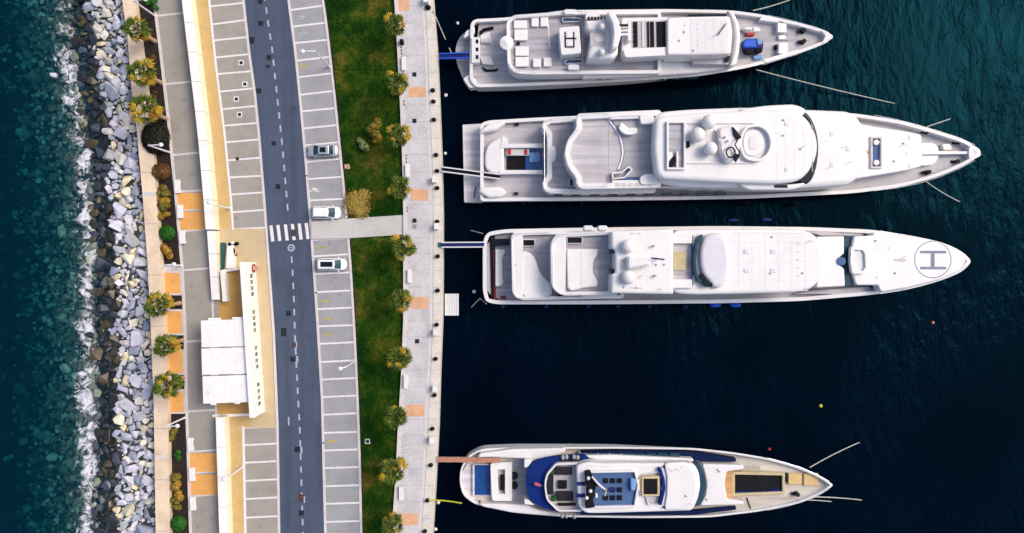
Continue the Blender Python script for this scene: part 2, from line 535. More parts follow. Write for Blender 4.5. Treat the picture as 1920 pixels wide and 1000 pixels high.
ib = lambda t: (lambda y: float(np.interp(y, [p[0] for p in t], [p[1] for p in t])) if t[0][0] <= y <= t[-1][0] else
                (t[0][1] + (y - t[0][0]) * (t[1][1] - t[0][1]) / (t[1][0] - t[0][0]) if y < t[0][0] else
                 t[-1][1] + (y - t[-1][0]) * (t[-1][1] - t[-2][1]) / (t[-1][0] - t[-2][0])))
B = {
 'sea_l': ib([(0,229),(80,240),(165,246),(250,257),(375,268),(500,277),(625,283),(750,288),(1000,292)]),
 'sea_r': ib([(0,253),(80,263),(165,274),(250,283),(310,289),(375,293),(500,302),(620,309),(750,314),(1000,318)]),
 'kerb_l': ib([(0,288),(100,301),(240,317),(375,330),(500,341),(620,347),(750,349),(870,353),(1000,357)]),
 'wall_l': ib([(0,350),(150,366),(250,378),(375,389),(440,394),(560,397),(640,400),(772,405),(1000,411)]),
 'wall_b': ib([(0,367),(125,382),(250,397),(375,408),(430,412),(560,415),(640,420),(777,430),(1000,437)]),
 'bayw_l': ib([(0,392),(125,405),(250,421),(375,433),(430,437),(803,456),(1000,460)]),
 'road_l': ib([(0,456),(100,467),(170,477),(250,485),(375,495),(500,504),(625,513),(750,518),(800,520),(1000,523)]),
 'road_r': ib([(0,541),(100,554),(200,564),(300,573),(400,581),(500,588),(600,595),(700,601),(750,604),(1000,610)]),
 'baye_r': ib([(0,605),(40,611),(100,618),(200,629),(300,639),(400,649),(500,657),(600,663),(700,668),(800,672),(900,675),(1000,677)]),
 'prom_l': ib([(0,740),(100,746),(200,751),(300,755),(400,757),(500,757),(600,757),(700,753),(800,747),(900,742),(1000,735)]),
 'cap_l': ib([(0,797),(100,803),(200,806),(300,811),(400,813),(500,813),(600,812),(700,808),(800,803),(900,798),(1000,790)]),
 'quay': ib([(0,812),(50,816),(100,820),(200,824),(300,828),(400,830),(500,830),(600,829),(700,825),(800,822),(900,817),(1000,811)]),
 'shore': ib([(0,122),(60,128),(130,135),(250,152),(300,160),(400,162),(500,170),(560,166),(650,170),(750,175),(830,166),(900,171),(1000,166)]),
}
Y0, Y1 = -420, 1420
def ys(a, b, step=25): 
    n = max(1, int(round((b - a) / step)))
    return [a + (b - a) * i / n for i in range(n + 1)]

def strip(name, L, R, z, mat, ya=Y0, yb=Y1, parent=None, kind=None, thick=0.0, step=25, dl=0, dr=0):
    """a strip of ground between two boundary lines, optionally with thickness"""
    L = B[L] if isinstance(L, str) else L; R = B[R] if isinstance(R, str) else R
    yy = ys(ya, yb, step); n = len(yy)
    V = [W(L(y) + dl, y, z) for y in yy] + [W(R(y) + dr, y, z) for y in yy]
    F = [(i, i+1, n+i+1, n+i) for i in range(n - 1)]
    if thick:
        V += [v - Vector((0, 0, thick)) for v in V]
        m = 2 * n
        F += [(i+1, i, m+i, m+i+1) for i in range(n-1)] + [(n+i, n+i+1, m+n+i+1, m+n+i) for i in range(n-1)]
        F += [(0, n, m+n, m), (2*n-1, n-1, m+n-1, m+2*n-1)]
    o = mk(name, V, F, mat, parent)
    if kind: o['kind'] = kind
    return o

def wear(m, dark=.8, streak=True, spots=.5):
    """adds tyre polish along the road and scattered oil drips to a ground material"""
    nt = m.node_tree; bs = nt.nodes['Principled BSDF']
    src = bs.inputs['Base Color'].links[0].from_socket
    if streak:
        n = noise_node(nt, 1.0, 4, .6, world_co(nt, .9, .035, 1, math.radians(-5)))
        src = mixc(nt, 1.0, src, ramp(nt, n.outputs[0], [(.32, (dark, dark, dark)), (.5, (1, 1, 1)), (.7, (1.12, 1.12, 1.1))]), 'MULTIPLY')
    n = noise_node(nt, .75, 2, .4, world_co(nt), .3)
    src = mixc(nt, 1.0, src, ramp(nt, n.outputs[0], [(.22, (spots, spots, spots)), (.33, (1, 1, 1))]), 'MULTIPLY')
    nt.links.new(src, bs.inputs['Base Color'])
wear(M['asphalt'], .82, True, .8)
for k_ in ('bay_w', 'bay_e'): wear(M[k_], .9, False, .72)
for k_ in ('prom', 'seawall', 'roof'): wear(M[k_], .9, False, .86)

# water -------------------------------------------------------
tag(mk('harbour_water', [(-14, -420, WZ), (700, -420, WZ), (700, 420, WZ), (-14, 420, WZ)], [(0, 1, 2, 3)], M['harbour']), kind='structure')
hb = tag(mk('harbour_bed', [(-14, -420, -9), (700, -420, -9), (700, 420, -9), (-14, 420, -9)], [(0, 1, 2, 3)], M['soil']), kind='structure')
tag(MB().box(-700, -420, -16, -57.2, 420, WZ).build('sea_water', M['sea']), kind='structure')

# sea bed and mole core: one sloping sheet
def bed_z(px, y):
    d = (B['sea_l'](y) - px) / PX                         # metres seaward of the wall
    ds = (B['sea_l'](y) - B['shore'](y)) / PX
    if d < ds: return -.9 - (d / ds) * 1.3
    return max(-8.0, -2.2 - (d - ds) * .27)
def mat_bed():
    m, nt, bs = nodes('sea_bed_rubble')
    co = world_co(nt)
    v = N(nt, 'TexVoronoi'); v.inputs['Scale'].default_value = .8; nt.links.new(co, v.inputs['Vector'])
    n = noise_node(nt, .25, 4, .6, co)
    a = ramp(nt, n.outputs[0], [(.3, (.020, .024, .026)), (.7, (.07, .08, .08))])  # kept dark so the shade between stones is in the colour
    nt.links.new(a, bs.inputs['Base Color']); bs.inputs['Roughness'].default_value = .9
    return m
M['bed'] = mat_bed()
xs = [-60, -20, 10, 40, 70, 100, 130, 160, 190, 220, 250, 275, 300]
yy = ys(Y0, Y1, 25); V = []
for y in yy:
    for x in [-4000, -600] + xs:
        xx = x + (B['sea_l'](y) - 270 if x > -600 else 0)
        z = bed_z(xx, y) if x > -600 else -8.0
        p = W(xx, y, 0); p.z = z
        V.append(p)
nx = len(xs) + 2
tag(mk('sea_bed', V, [(j*nx+i, (j+1)*nx+i, (j+1)*nx+i+1, j*nx+i+1) for j in range(len(yy)-1) for i in range(nx-1)], M['bed']), kind='structure')

# rocks -------------------------------------------------------
def mat_rock(name, cols, rnd, rough=.85, k=.98):
    m, nt, bs = nodes(name)
    if rnd == 'obj': r = N(nt, 'ObjectInfo').outputs['Random']
    else: r = N(nt, 'NewGeometry').outputs['Random Per Island']
    a = ramp(nt, r, [(i / (len(cols) - 1), lin(*c, k)) for i, c in enumerate(cols)], 'LINEAR')
    n = noise_node(nt, 1.6, 5, .7, world_co(nt))
    g = ramp(nt, n.outputs[0], [(.3, (.68, .68, .72)), (.5, (1, 1, 1)), (.7, (1.1, 1.09, 1.06))])
    nt.links.new(mixc(nt, 1, a, g, 'MULTIPLY'), bs.inputs['Base Color'])
    b = N(nt, 'Bump'); b.inputs['Strength'].default_value = .5; b.inputs['Distance'].default_value = .12
    nt.links.new(n.outputs[0], b.inputs['Height']); nt.links.new(b.outputs[0], bs.inputs['Normal'])
    bs.inputs['Roughness'].default_value = rough
    return m
RC = [(128, 136, 156), (184, 184, 202), (218, 216, 226), (158, 166, 184), (232, 224, 200), (182, 182, 196), (136, 146, 166), (222, 208, 168), (190, 188, 202), (165, 172, 186), (224, 220, 224)]
M['rock'] = mat_rock('breakwater_stone', RC, 'obj')
M['rock_i'] = mat_rock('breakwater_stone_small', RC, 'isl')
M['rock_wet'] = mat_rock('wet_breakwater_stone', [(8, 12, 16), (26, 32, 38), (48, 54, 64), (14, 18, 22), (34, 40, 48), (60, 54, 30), (12, 18, 24)], 'isl', .35)
M['rock_wet_o'] = mat_rock('wet_breakwater_stone_large', [(18, 22, 28), (46, 52, 62), (76, 82, 96), (30, 34, 36), (84, 72, 44), (36, 42, 52)], 'obj', .35)
M['rock_sub'] = mat_rock('submerged_stone', [(40, 50, 48), (120, 134, 122), (80, 92, 86), (205, 210, 185), (56, 68, 64), (160, 170, 150), (44, 52, 50), (110, 122, 112)], 'isl', .9)

def rock_mesh(seed, np_=12, bv=.035):
    rg = random.Random(seed)
    bm = bmesh.new()
    for k in range(np_):
        a = rg.random() * 6.283; z = rg.uniform(-1, 1); q = math.sqrt(1 - z*z)
        f = rg.uniform(.8, 1.0)
        bm.verts.new((q*math.cos(a)*f, q*math.sin(a)*f, max(-.8, min(.62, z)) * f))
    r = bmesh.ops.convex_hull(bm, input=bm.verts)
    bmesh.ops.delete(bm, geom=[g for g in r['geom_interior'] if isinstance(g, bmesh.types.BMVert)], context='VERTS')
    bmesh.ops.dissolve_limit(bm, angle_limit=.2, verts=bm.verts, edges=bm.edges)
    bmesh.ops.bevel(bm, geom=bm.edges[:], offset=bv, segments=1, affect='EDGES', clamp_overlap=True)
    bmesh.ops.triangulate(bm, faces=bm.faces)
    return bm
RB = []
for k in range(14):
    bm = rock_mesh(100 + k)
    bm.verts.index_update()
    RB.append(([v.co.copy() for v in bm.verts], [tuple(v.index for v in f.verts) for f in bm.faces])); bm.free()
RS = []
for k in range(8):
    bm = rock_mesh(300 + k, 22, .12); bm.verts.index_update()
    RS.append(([v.co.copy() for v in bm.verts], [tuple(v.index for v in f.verts) for f in bm.faces])); bm.free()
rock_me, rock_mew = [], []
for lst, mt in ((rock_me, 'rock'), (rock_mew, 'rock_wet_o')):
    for k, (v, f) in enumerate(RB):
        me = bpy.data.meshes.new('stone'); me.from_pydata([tuple(p) for p in v], [], f); me.materials.append(M[mt]); lst.append(me)

bw = empty('breakwater', W(215, 500, -2), 'rubble mound breakwater of tumbled grey boulders along the open sea', 'breakwater')
rg = random.Random(5)
placed = []
cell = {}
def free(px, py, r, k=.68):
    cx, cy = int(px // 24), int(py // 24)
    for i in range(cx-2, cx+3):
        for j in range(cy-2, cy+3):
            for (x, y, q) in cell.get((i, j), ()):
                if (x-px)**2 + (y-py)**2 < ((r+q)*k)**2: return False
    return True
def put(px, py, r):
    cell.setdefault((int(px // 24), int(py // 24)), []).append((px, py, r)); placed.append((px, py, r))
for (rmin, rmax, tries) in ((13, 17, 50), (10, 13, 450), (7.5, 10, 2600), (5.5, 7.5, 9000), (2.6, 5.5, 34000)):
    for _ in range(tries):
        py = rg.uniform(-60, 1060); r = rg.uniform(rmin, rmax)
        a = B['shore'](py) - 8; b = B['sea_l'](py) - r * .75
        px = rg.uniform(a, b)
        if py < 130 and r > 13: continue
        if free(px, py, r): put(px, py, r)
def rock_tf(px, py, r):
    z = bed_z(px, py)
    f = (px - B['shore'](py)) / (B['sea_l'](py) - B['shore'](py))
    c = W(px, py, 0); s = r / PX * 1.12
    c.z = z + s * .2 + rg.uniform(-.2, .3)
    sc_ = Vector((s * rg.uniform(.75, 1.4), s * rg.uniform(.75, 1.15), s * rg.uniform(.6, .95)))
    return c, sc_, rg.random() * 6.283, rg.uniform(-.5, .5), rg.uniform(-.5, .5), f
inview = [p for p in placed if -5 < p[1] < 1005]
big = set(sorted(inview, key=lambda p: -p[2])[:300])
SV = {'rock_i': MB(), 'rock_wet': MB()}
for p in placed:
    c, s, rz, rx, ry, f = rock_tf(*p)
    wet = f < .33 + .16 * noise.noise(Vector((p[0]*.03, p[1]*.03, 1)))
    if p in big:
        k = rg.randrange(14)
        o = bpy.data.objects.new('stone', (rock_mew if wet else rock_me)[k])
        o.location = c - WLOC[bw.name]; o.rotation_euler = (rx, ry, rz); o.scale = s
        o.parent = bw; col.objects.link(o)
    else:
        v, fc = RB[rg.randrange(14)]
        mt = Matrix.LocRotScale(c, Matrix.Rotation(rz, 3, 'Z') @ Matrix.Rotation(rx, 3, 'X'), s)
        SV['rock_wet' if wet else 'rock_i'].add([mt @ q for q in v], fc)
for y in range(-400, 1400, 9):                       # beyond the frame: coarse filling
    if -60 < y < 1060: continue
    for k in range(5):
        px = rg.uniform(B['shore'](y), B['sea_l'](y) - 8); v, fc = RB[rg.randrange(14)]
        c, s, rz, rx, ry, f = rock_tf(px, y, rg.uniform(9, 14))
        SV['rock_i'].add([Matrix.LocRotScale(c, Matrix.Rotation(rz, 3, 'Z'), s) @ q for q in v], fc)
SV['rock_i'].build('small_stones', M['rock_i'], bw)['kind'] = 'stuff'
SV['rock_wet'].build('wet_stones', M['rock_wet'], bw)['kind'] = 'stuff'
sub = MB()
for _ in range(6500):
    y = rg.uniform(-80, 1080); d = abs(rg.gauss(0, 1)) * 80
    px = B['shore'](y) - 2 - d
    r = rg.uniform(2.0, 6.0) * (1.0 if rg.random() < .93 else 2.0)
    v, fc = RS[rg.randrange(8)]
    c, s, rz, rx, ry, f = rock_tf(px, y, r)
    if d > 14: c.z = min(c.z, WZ - s.z * .7 - .05)
    sub.add([Matrix.LocRotScale(c, Matrix.Rotation(rz, 3, 'Z') @ Matrix.Rotation(rx, 3, 'X'), s) @ q for q in v], fc)
sub.build('submerged_stones', M['rock_sub'], bw)['kind'] = 'stuff'
o = bpy.data.objects.new('boulder', rock_me[3]); o.location = W(101, 142, WZ - .1); o.scale = (.8, .8, .6); col.objects.link(o)
tag(o, 'lone pale boulder breaking the sea surface off the breakwater', 'rock')

# foam --------------------------------------------------------
def mat_foam():
    m, nt, bs = nodes('sea_foam')
    at = N(nt, 'Attribute'); at.attribute_name = 'foam'
    co = world_co(nt)
    n1 = noise_node(nt, .62, 7, .74, co, 1.6); n2 = noise_node(nt, .22, 4, .6, co)
    a = N(nt, 'Math', operation='MULTIPLY_ADD'); nt.links.new(n1.outputs[0], a.inputs[0]); a.inputs[1].default_value = 2.4
    nt.links.new(at.outputs['Fac'], a.inputs[2])
    b = N(nt, 'Math', operation='MULTIPLY_ADD'); nt.links.new(n2.outputs[0], b.inputs[0]); b.inputs[1].default_value = 1.6
    nt.links.new(a.outputs[0], b.inputs[2])
    c = ramp(nt, b.outputs[0], [(0, (0, 0, 0)), (1, (1, 1, 1))])
    mr = N(nt, 'MapRange'); mr.inputs[4].default_value = .92; mr.inputs[1].default_value = 2.66; mr.inputs[2].default_value = 3.02
    nt.links.new(b.outputs[0], mr.inputs[0]); nt.links.new(mr.outputs[0], bs.inputs['Alpha'])
    bs.inputs['Base Color'].default_value = (.70, .70, .77, 1); bs.inputs['Roughness'].default_value = .9
    return m
M['foam'] = mat_foam()
V = []; FA = []
yy = ys(-200, 1200, 8); wd = list(range(-64, 40, 5))
for y in yy:
    wob = 9 * noise.noise(Vector((0, y * .018, 3))) + 4 * noise.noise(Vector((0, y * .07, 8)))
    for q in wd:
        p = W(B['shore'](y) + wob + q, y, WZ + .05); p.z += .05 * noise.noise(Vector((q * .2, y * .2, 0)))
        V.append(p); FA.append(.8 * max(0, 1 - (abs(q) / (26 if q > 0 else 46)) ** 1.6))
nx = len(wd)
fo = mk('sea_foam', V, [(j*nx+i, (j+1)*nx+i, (j+1)*nx+i+1, j*nx+i+1) for j in range(len(yy)-1) for i in range(nx-1)], M['foam'], smooth=True)
fo.data.attributes.new('foam', 'FLOAT', 'POINT').data.foreach_set('value', FA)
tag(fo, 'white surf foam washing along the foot of the breakwater', 'foam', kind='stuff')

# the mole: core, quay wall, sheets ---------------------------
tag(strip('ground', 'sea_l', 'quay', -.12, M['bay_dark'], thick=9, dl=4, dr=-2), kind='structure')
sw = strip('seawall', 'sea_l', 'sea_r', 1.0, M['seawall'], thick=3.0)
tag(sw, 'long cream concrete sea wall between boulders and planting bed', 'wall')
for y in range(-60, 1061, 96):
    for p in (y,):
        line_box('joint', (B['sea_l'](p) + 1, p), (B['sea_r'](p) - 1, p), .07, .9, 1.004, M['bay_dark'], sw)
line_box('joint', (B['sea_l'](364) + 1, 364), (B['sea_r'](364) - 1, 364), .55, .9, 1.006, M['prom'], sw)
line_box('joint', (B['sea_l'](857) + 1, 857), (B['sea_r'](857) - 1, 857), .40, .9, 1.006, M['kerb'], sw)

road = tag(strip('road', 'road_l', 'road_r', 0, M['asphalt']), kind='structure')
bw_ = tag(strip('parking_bays_west', 'bayw_l', 'road_l', .02, M['bay_w'], yb=429), kind='structure')
bw2 = tag(strip('parking_bays_southwest', 'bayw_l', 'road_l', .02, M['bay_w'], ya=802), kind='structure')
be = tag(strip('parking_bays_east', 'road_r', 'baye_r', .02, M['bay_e']), kind='structure')
lane = tag(strip('parking_lane', 'kerb_l', 'wall_b', .02, M['bay_w']), kind='structure')
walk = tag(strip('walkway', 'wall_b', 'bayw_l', .03, M['ochre'], yb=431), kind='structure')
walk2 = tag(strip('walkway_south', 'wall_b', 'bayw_l', .03, M['ochre'], ya=776), kind='structure')
plaza = tag(strip('plaza', 'wall_b', 'road_l', .035, M['ochre_pale'], ya=429, yb=803, dr=-3), kind='structure')
mk('paving_panel', [W(*p, .04) for p in ((430,776),(470,776),(472,800),(431,802))][::-1], [(0,1,2,3)], M['ochre'], plaza)

# planting strip along the sea wall
bedN = tag(strip('planting_bed', 'sea_r', 'kerb_l', -.03, M['soil'], yb=500), kind='structure')
bedS = tag(strip('planting_bed_south', 'sea_r', 'kerb_l', -.03, M['soil'], ya=776), kind='structure')
mid = tag(strip('tree_pit_terrace', 'sea_r', 'kerb_l', .03, M['kerb'], ya=500, yb=776), kind='structure')
for (a, b, mt, dl) in ((512,550,'orange_pave',2),(584,625,'orange_pave',2),(657,700,'orange_pave',2),(734,773,'orange_pave',2)):
    strip('paving_panel', 'sea_r', 'kerb_l', .05, M[mt], ya=a, yb=b, parent=mid, dl=dl, dr=-5)
for (a, b) in ((554,580),(629,655),(703,730)):
    strip('soil_pit', lambda y: B['kerb_l'](y) - 26, 'kerb_l', .055, M['soil'], ya=a, yb=b, parent=mid, dr=-3)

def kerb(name, Lf, width, z, mat, parent=None, ya=Y0, yb=Y1, dx=0.0):
    f = B[Lf] if isinstance(Lf, str) else Lf
    return strip(name, lambda y: f(y) + dx - width / 2, lambda y: f(y) + dx + width / 2, z, mat, ya, yb, parent, thick=.3)
kerb('kerb', 'kerb_l', 5, .14, M['kerb'], lane)
kerb('kerb', 'bayw_l', 4, .05, M['line'], bw_, yb=431)
kerb('kerb', 'bayw_l', 4.5, .05, M['line'], bw2, ya=800)
kerb('kerb', 'road_l', 4.6, .07, M['kerb'], road)
kerb('kerb', 'road_r', 4.6, .07, M['kerb'], road)
kerb('kerb', 'baye_r', 4.4, .12, M['kerb'], be, yb=409)
kerb('kerb', 'baye_r', 4.4, .12, M['kerb'], be, ya=447)
kerb('kerb', 'baye_r', 3, .02, M['soil'], be, dx=4)  # dark strip painted in as the kerb's shadow on the lawn side

def lines(ylist, Lf, Rf, parent, z=.026, w=.27, mat='line', dl=2, dr=-2):
    for (a, b) in ylist:
        line_box('bay_line', (B[Lf](a) + dl, a), (B[Rf](b) + dr, b), w, z - .02, z, M[mat], parent)
lines([(-54,-59),(-21,-27),(12,6),(46,38),(76,70),(108,102),(139,134),(172,166),(205,199),(236,231),(267,262),(301,296),(333,330),(365,361),(398,394),(430,427)], 'bayw_l', 'road_l', bw_)
lines([(803,800),(835,832),(868,865),(902,899),(936,933),(971,968),(1005,1002),(1039,1036)], 'bayw_l', 'road_l', bw2)
lines([(-44,-52),(-12,-20),(19,11),(50,43),(81,75),(114,107),(145,138),(178,171),(209,203),(241,235),(273,267),(304,298),(336,332),(376,373)], 'road_r', 'baye_r', be)
lines([(450,447),(481,477),(514,511),(548,545),(580,577),(612,610),(645,642),(679,676),(712,709),(745,742),(778,775),(812,810),(845,843),(878,876),(912,910),(945,943),(979,977),(1013,1011)], 'road_r', 'baye_r', be)
lines([(-110,-114),(30,24),(158,153),(291,286),(360,357),(395,392),(434,430),(507,503),(641,638),(772,769),(848,844),(888,884),(931,927),(1070,1066)], 'kerb_l', 'wall_l', lane, w=.30, mat='kerb')
for (a, b) in ((362,393),(397,431),(850,885),(890,928)):
    strip('paving_panel', 'kerb_l', 'wall_b', .028, M['orange_pave'], ya=a, yb=b, parent=lane, dl=3, dr=-18, step=12)

# centre dashes, zebra bars, covers
cl = ib([(0,497),(45,503),(90,510),(165,518),(280,530),(400,540),(500,548),(560,551),(630,553),(690,556),(750,559),(800,562),(900,565),(1000,568)])
y = -60
while y < 1060:
    if not (395 < y < 470) and not (612 < y < 655 and 0):
        line_box('centre_dash', (cl(y), y), (cl(y + 12), y + 12), .26, -.01, .005, M['dash'], road)
    y += 24.6
line_box('centre_dash', (541, 782), (541.5, 798), .22, -.01, .005, M['dash'], road)
for i, x in enumerate((509, 522, 536, 549, 562, 575)):
    t = 423 - i * .9
    line_box('zebra_bar', (x - 1, t), (x + 2.6, t + 30), .50, -.01, .006, M['line'], road)
m = MB(); c = W(546, 465, .006)
for k in range(20):
    a, b = 6.283*k/20, 6.283*(k+1)/20
    m.add([(c.x+q*math.cos(t)*1.0, c.y+q*math.sin(t), .006) for t in (a, b) for q in (.36, .58)], [(0, 1, 3, 2)])
m.build('painted_ring', M['dash'], road)
m = MB()
for a, b in (((543,462),(549,466)), ((545,468),(548,462))):
    A, Bb = W(*a, .006), W(*b, .006); m.box(min(A.x,Bb.x), min(A.y,Bb.y)+.1, -.01, max(A.x,Bb.x), min(A.y,Bb.y)+.22, .0065)
m.build('painted_symbol', M['dash'], road)
for (x, y, w_, h, mt) in ((488,3,8,9,'cover'),(489,44,9,9,'cover'),(471,76,12,12,'cover'),(504,108,9,9,'cover'),(502,125,7,6,'cover'),(485,171,9,9,'cover'),
        (513,269,8,8,'cover'),(521,350,9,9,'cover'),(550,437,9,13,'cover_rust'),(541,588,9,9,'cover'),(532,623,10,16,'cover'),(551,647,8,9,'cover_rust'),(549,674,9,10,'cover'),
        (557,843,10,10,'cover'),(564,934,11,14,'cover_rust'),(565,962,10,10,'cover')):
    prism('drain_cover', rect(x-w_/2, y-h/2, x+w_/2, y+h/2), -.03, .012, M[mt], road, bev=0)
for (x, y, w_) in ((553,647,4),(555,674,4),(563,844,4),(569,937,3)):
    prism('road_patch', rect(x+.5, y-6, x+w_, y+6), -.03, .010, M['dash'], road, bev=0)
for (x, y) in ((452,118),(459,158),(443,186),(449,215)):
    prism('drain_frame', rect(x-5, y-5, x+5, y+5), -.02, .030, M['line'], bw_, bev=0)
    prism('drain_cover', rect(x-3, y-3, x+3, y+3), -.02, .036, M['cover'], bw_, bev=0)
prism('drain_cover', rect(442, 295, 448, 301), -.02, .036, M['cover'], bw_, bev=0)
for (x, y, mt) in ((568,125,'marky'),(566,33,'dash'),(566,64,'dash'),(610,565,'marky'),(612,596,'marky'),(614,628,'marky'),(604,466,'markl'),(622,828,'marky'),(588,356,'line')):
    m = MB(); rg2 = random.Random(int(x + y))
    for k in range(5):
        p = W(x + rg2.uniform(-7, 7), y + rg2.uniform(-3, 3), .026)
        m.box(p.x - .35, p.y - .07, .0, p.x + .35, p.y + .07, .026 + .001 * k)
    m.build('painted_symbol', M[mt], be)
for (x, y) in ((575,330),(592,549),(606,831)):
    prism('road_stud', rect(x-2.5, y-1.6, x+2.5, y+1.6), 0, .09, M['black'], road)
prism('drain_frame', rect(684, 823, 694, 833), -.1, .06, M['kerb'], be, bev=0)
prism('drain_cover', rect(686.5, 825.5, 692, 831), -.1, .068, M['cover'], be, bev=0)
prism('drain_cover', rect(646, 308, 656, 317), -.1, .06, M['terracotta'], be, bev=0)

# lawn
def mat_grass():
    m, nt, bs = nodes('lawn')
    co = world_co(nt)
    n1 = noise_node(nt, .20, 6, .68, co); n2 = noise_node(nt, 1.3, 4, .7, co)
    a = ramp(nt, n1.outputs[0], [(.30, lin(10, 40, 6)), (.45, lin(24, 68, 8)), (.55, lin(62, 88, 18)), (.68, lin(122, 106, 42))])
    g = ramp(nt, n2.outputs[0], [(.3, (.6, .62, .6)), (.7, (1.25, 1.22, 1.2))])
    nt.links.new(mixc(nt, 1, a, g, 'MULTIPLY'), bs.inputs['Base Color'])
    bs.inputs['Roughness'].default_value = .9; bs.inputs['Specular IOR Level'].default_value = .1
    return m
M['grass'] = mat_grass()
def mat_tuft():
    m, nt, bs = nodes('grass_blades')
    n1 = noise_node(nt, .20, 6, .68, world_co(nt))
    a = ramp(nt, n1.outputs[0], [(.30, lin(10, 42, 6)), (.45, lin(28, 72, 8)), (.55, lin(66, 88, 18)), (.68, lin(128, 110, 48))])
    r = ramp(nt, N(nt, 'NewGeometry').outputs['Random Per Island'], [(0, (.55, .6, .5)), (1, (1.25, 1.2, 1.2))])
    nt.links.new(mixc(nt, 1, a, r, 'MULTIPLY'), bs.inputs['Base Color']); bs.inputs['Roughness'].default_value = .8
    bs.inputs['Specular IOR Level'].default_value = .1
    return m
M['tuft'] = mat_tuft()
V = []; yy = ys(Y0, Y1, 10); nx = 15
for y in yy:
    a, b = B['baye_r'](y) + 3, B['prom_l'](y) + 2
    for i in range(nx):
        x = a + (b - a) * i / (nx - 1); p = W(x, y, 0)
        p.z = -.02 + (.10 * noise.noise(Vector((p.x*.4, p.y*.4, 0))) if 0 < i < nx - 1 else -.04)
        V.append(p)
tag(mk('lawn', V, [(j*nx+i, (j+1)*nx+i, (j+1)*nx+i+1, j*nx+i+1) for j in range(len(yy)-1) for i in range(nx-1)], M['grass'], smooth=True), kind='structure')
gm = MB(); rg = random.Random(3)
GV = []; GF = []
for _ in range(30000):
    y = rg.uniform(-30, 1030); a, b = B['baye_r'](y) + 5, B['prom_l'](y) - 1
    x = rg.uniform(a, b)
    if 404 < y < 451: continue
    p = W(x, y, 0); an = rg.random() * 6.283; s = rg.uniform(.06, .17); h = rg.uniform(.05, .16)
    u = Vector((math.cos(an), math.sin(an), 0)) * s; w_ = Vector((-u.y, u.x, 0)) * rg.uniform(.6, 1.4)
    k = len(GV); z0 = Vector((0, 0, .03))
    GV += [p - u + z0, p + u + z0, p + w_ + Vector((0, 0, h + .03))]; GF.append((k, k+1, k+2))
tag(mk('grass', GV, GF, M['tuft']), 'short green lawn grass with dry brown patches beside the promenade', 'grass', kind='stuff')

# promenade, coping, path
prom = tag(strip('promenade', 'prom_l', 'cap_l', .45, M['prom'], thick=2), kind='structure')
capo = tag(strip('quay_coping', 'cap_l', 'quay', .50, M['cap'], thick=8), kind='structure')
strip('kerb', lambda y: B['prom_l'](y) - 1, lambda y: B['prom_l'](y) + 6, .55, M['kerb'], parent=prom, thick=1.0)
strip('paving_band', lambda y: B['cap_l'](y) - 6, lambda y: B['cap_l'](y) - 2, .456, M['kerb'], parent=prom)
for y in range(-50, 1060, 31):
    line_box('joint', (B['prom_l'](y) + 6.5, y), (B['cap_l'](y) - 6, y - 1), .045, .4, .4545, M['bay_e'], prom)
    line_box('joint', (B['cap_l'](y) + 1, y), (B['quay'](y) - 1, y - .5), .05, .4, .5045, M['bay_e'], capo)
for (x, y, w_, h) in ((755,10,24,22),(782,173,32,19),(787,366,32,21),(787,568,32,22),(778,770,35,22),(767,974,34,22)):
    prism('paving_panel', rect(x-w_/2, y-h/2, x+w_/2, y+h/2), .4, .458, M['terracotta'], prom, bev=0)
for (x, y, mt) in ((777,140,'cover'),(777,227,'cover'),(777,414,'cover'),(777,425,'bay_dark'),(782,640,'cover')):
    prism('drain_cover', rect(x-4, y-4, x+4, y+4), .4, .462, M[mt], prom, bev=0)
for (y0_, y1_) in ((75,130),(188,202),(290,325),(388,404),(668,685),(712,727)):
    n_ = int((y1_ - y0_) / 6)
    for k in range(n_):
        yy_ = y0_ + k * 6
        prism('tree_grate', rect(B['prom_l'](yy_) + 5.5, yy_, B['prom_l'](yy_) + 7.5, yy_ + 3.4), .4, .557, M['cover'], prom, bev=0)
path = tag(prism('path', '583,416 655,410 760,403 760,440 655,447 583,449', -.2, .30, M['path'], None, bev=.03), kind='structure')

# ============================================================ WALLS AND PAVILION
ORD = ['first', 'second', 'third', 'fourth', 'fifth', 'sixth', 'seventh', 'eighth', 'ninth', 'tenth', 'eleventh', 'twelfth',
       'thirteenth', 'fourteenth', 'fifteenth', 'sixteenth', 'seventeenth', 'eighteenth', 'nineteenth', 'twentieth']

def long_wall(label, ya, yb, h, th_px=9, n=8, hb=None):
    """free-standing wall whose foot on the walkway side follows wall_b; built of butted panels with open joints"""
    root = empty('screen_wall', W(B['wall_b'](ya), ya, 0), label, 'wall')
    L = (yb - ya) / n
    for k in range(n):
        a, b = ya + L*k + .35, ya + L*(k+1) - .35
        fa, fb = B['wall_b'](a), B['wall_b'](b)
        A, Bq = W(fa, a, 0), W(fb, b, 0)
        ta, tb = W(fa - th_px, a, 0), W(fb - th_px, b, 0)
        ha = h if hb is None else h + (hb - h) * k / n
        hb_ = h if hb is None else h + (hb - h) * (k+1) / n
        V = [ta, A, Bq, tb] + [ta + Vector((0,0,ha)), A + Vector((0,0,ha)), Bq + Vector((0,0,hb_)), tb + Vector((0,0,hb_))]
        F = [(0,1,2,3), (4,7,6,5), (1,0,4,5), (2,1,5,6), (3,2,6,7), (0,3,7,4)]
        F = [tuple(reversed(f)) for f in F]
        mk('wall_panel', V, F, M['wall'], root)
        u = Vector((.04, 0, 0))
        V = [ta - u, A + u, Bq + u, tb - u]
        V = [v + Vector((0,0,z)) for z, hh in ((.002, 0), (.12, 0)) for v, z in zip(V, (ha+z, ha+z, hb_+z, hb_+z))]
        mk('coping', V, [tuple(reversed(f)) for f in F], M['wallcap'], root)
    return root
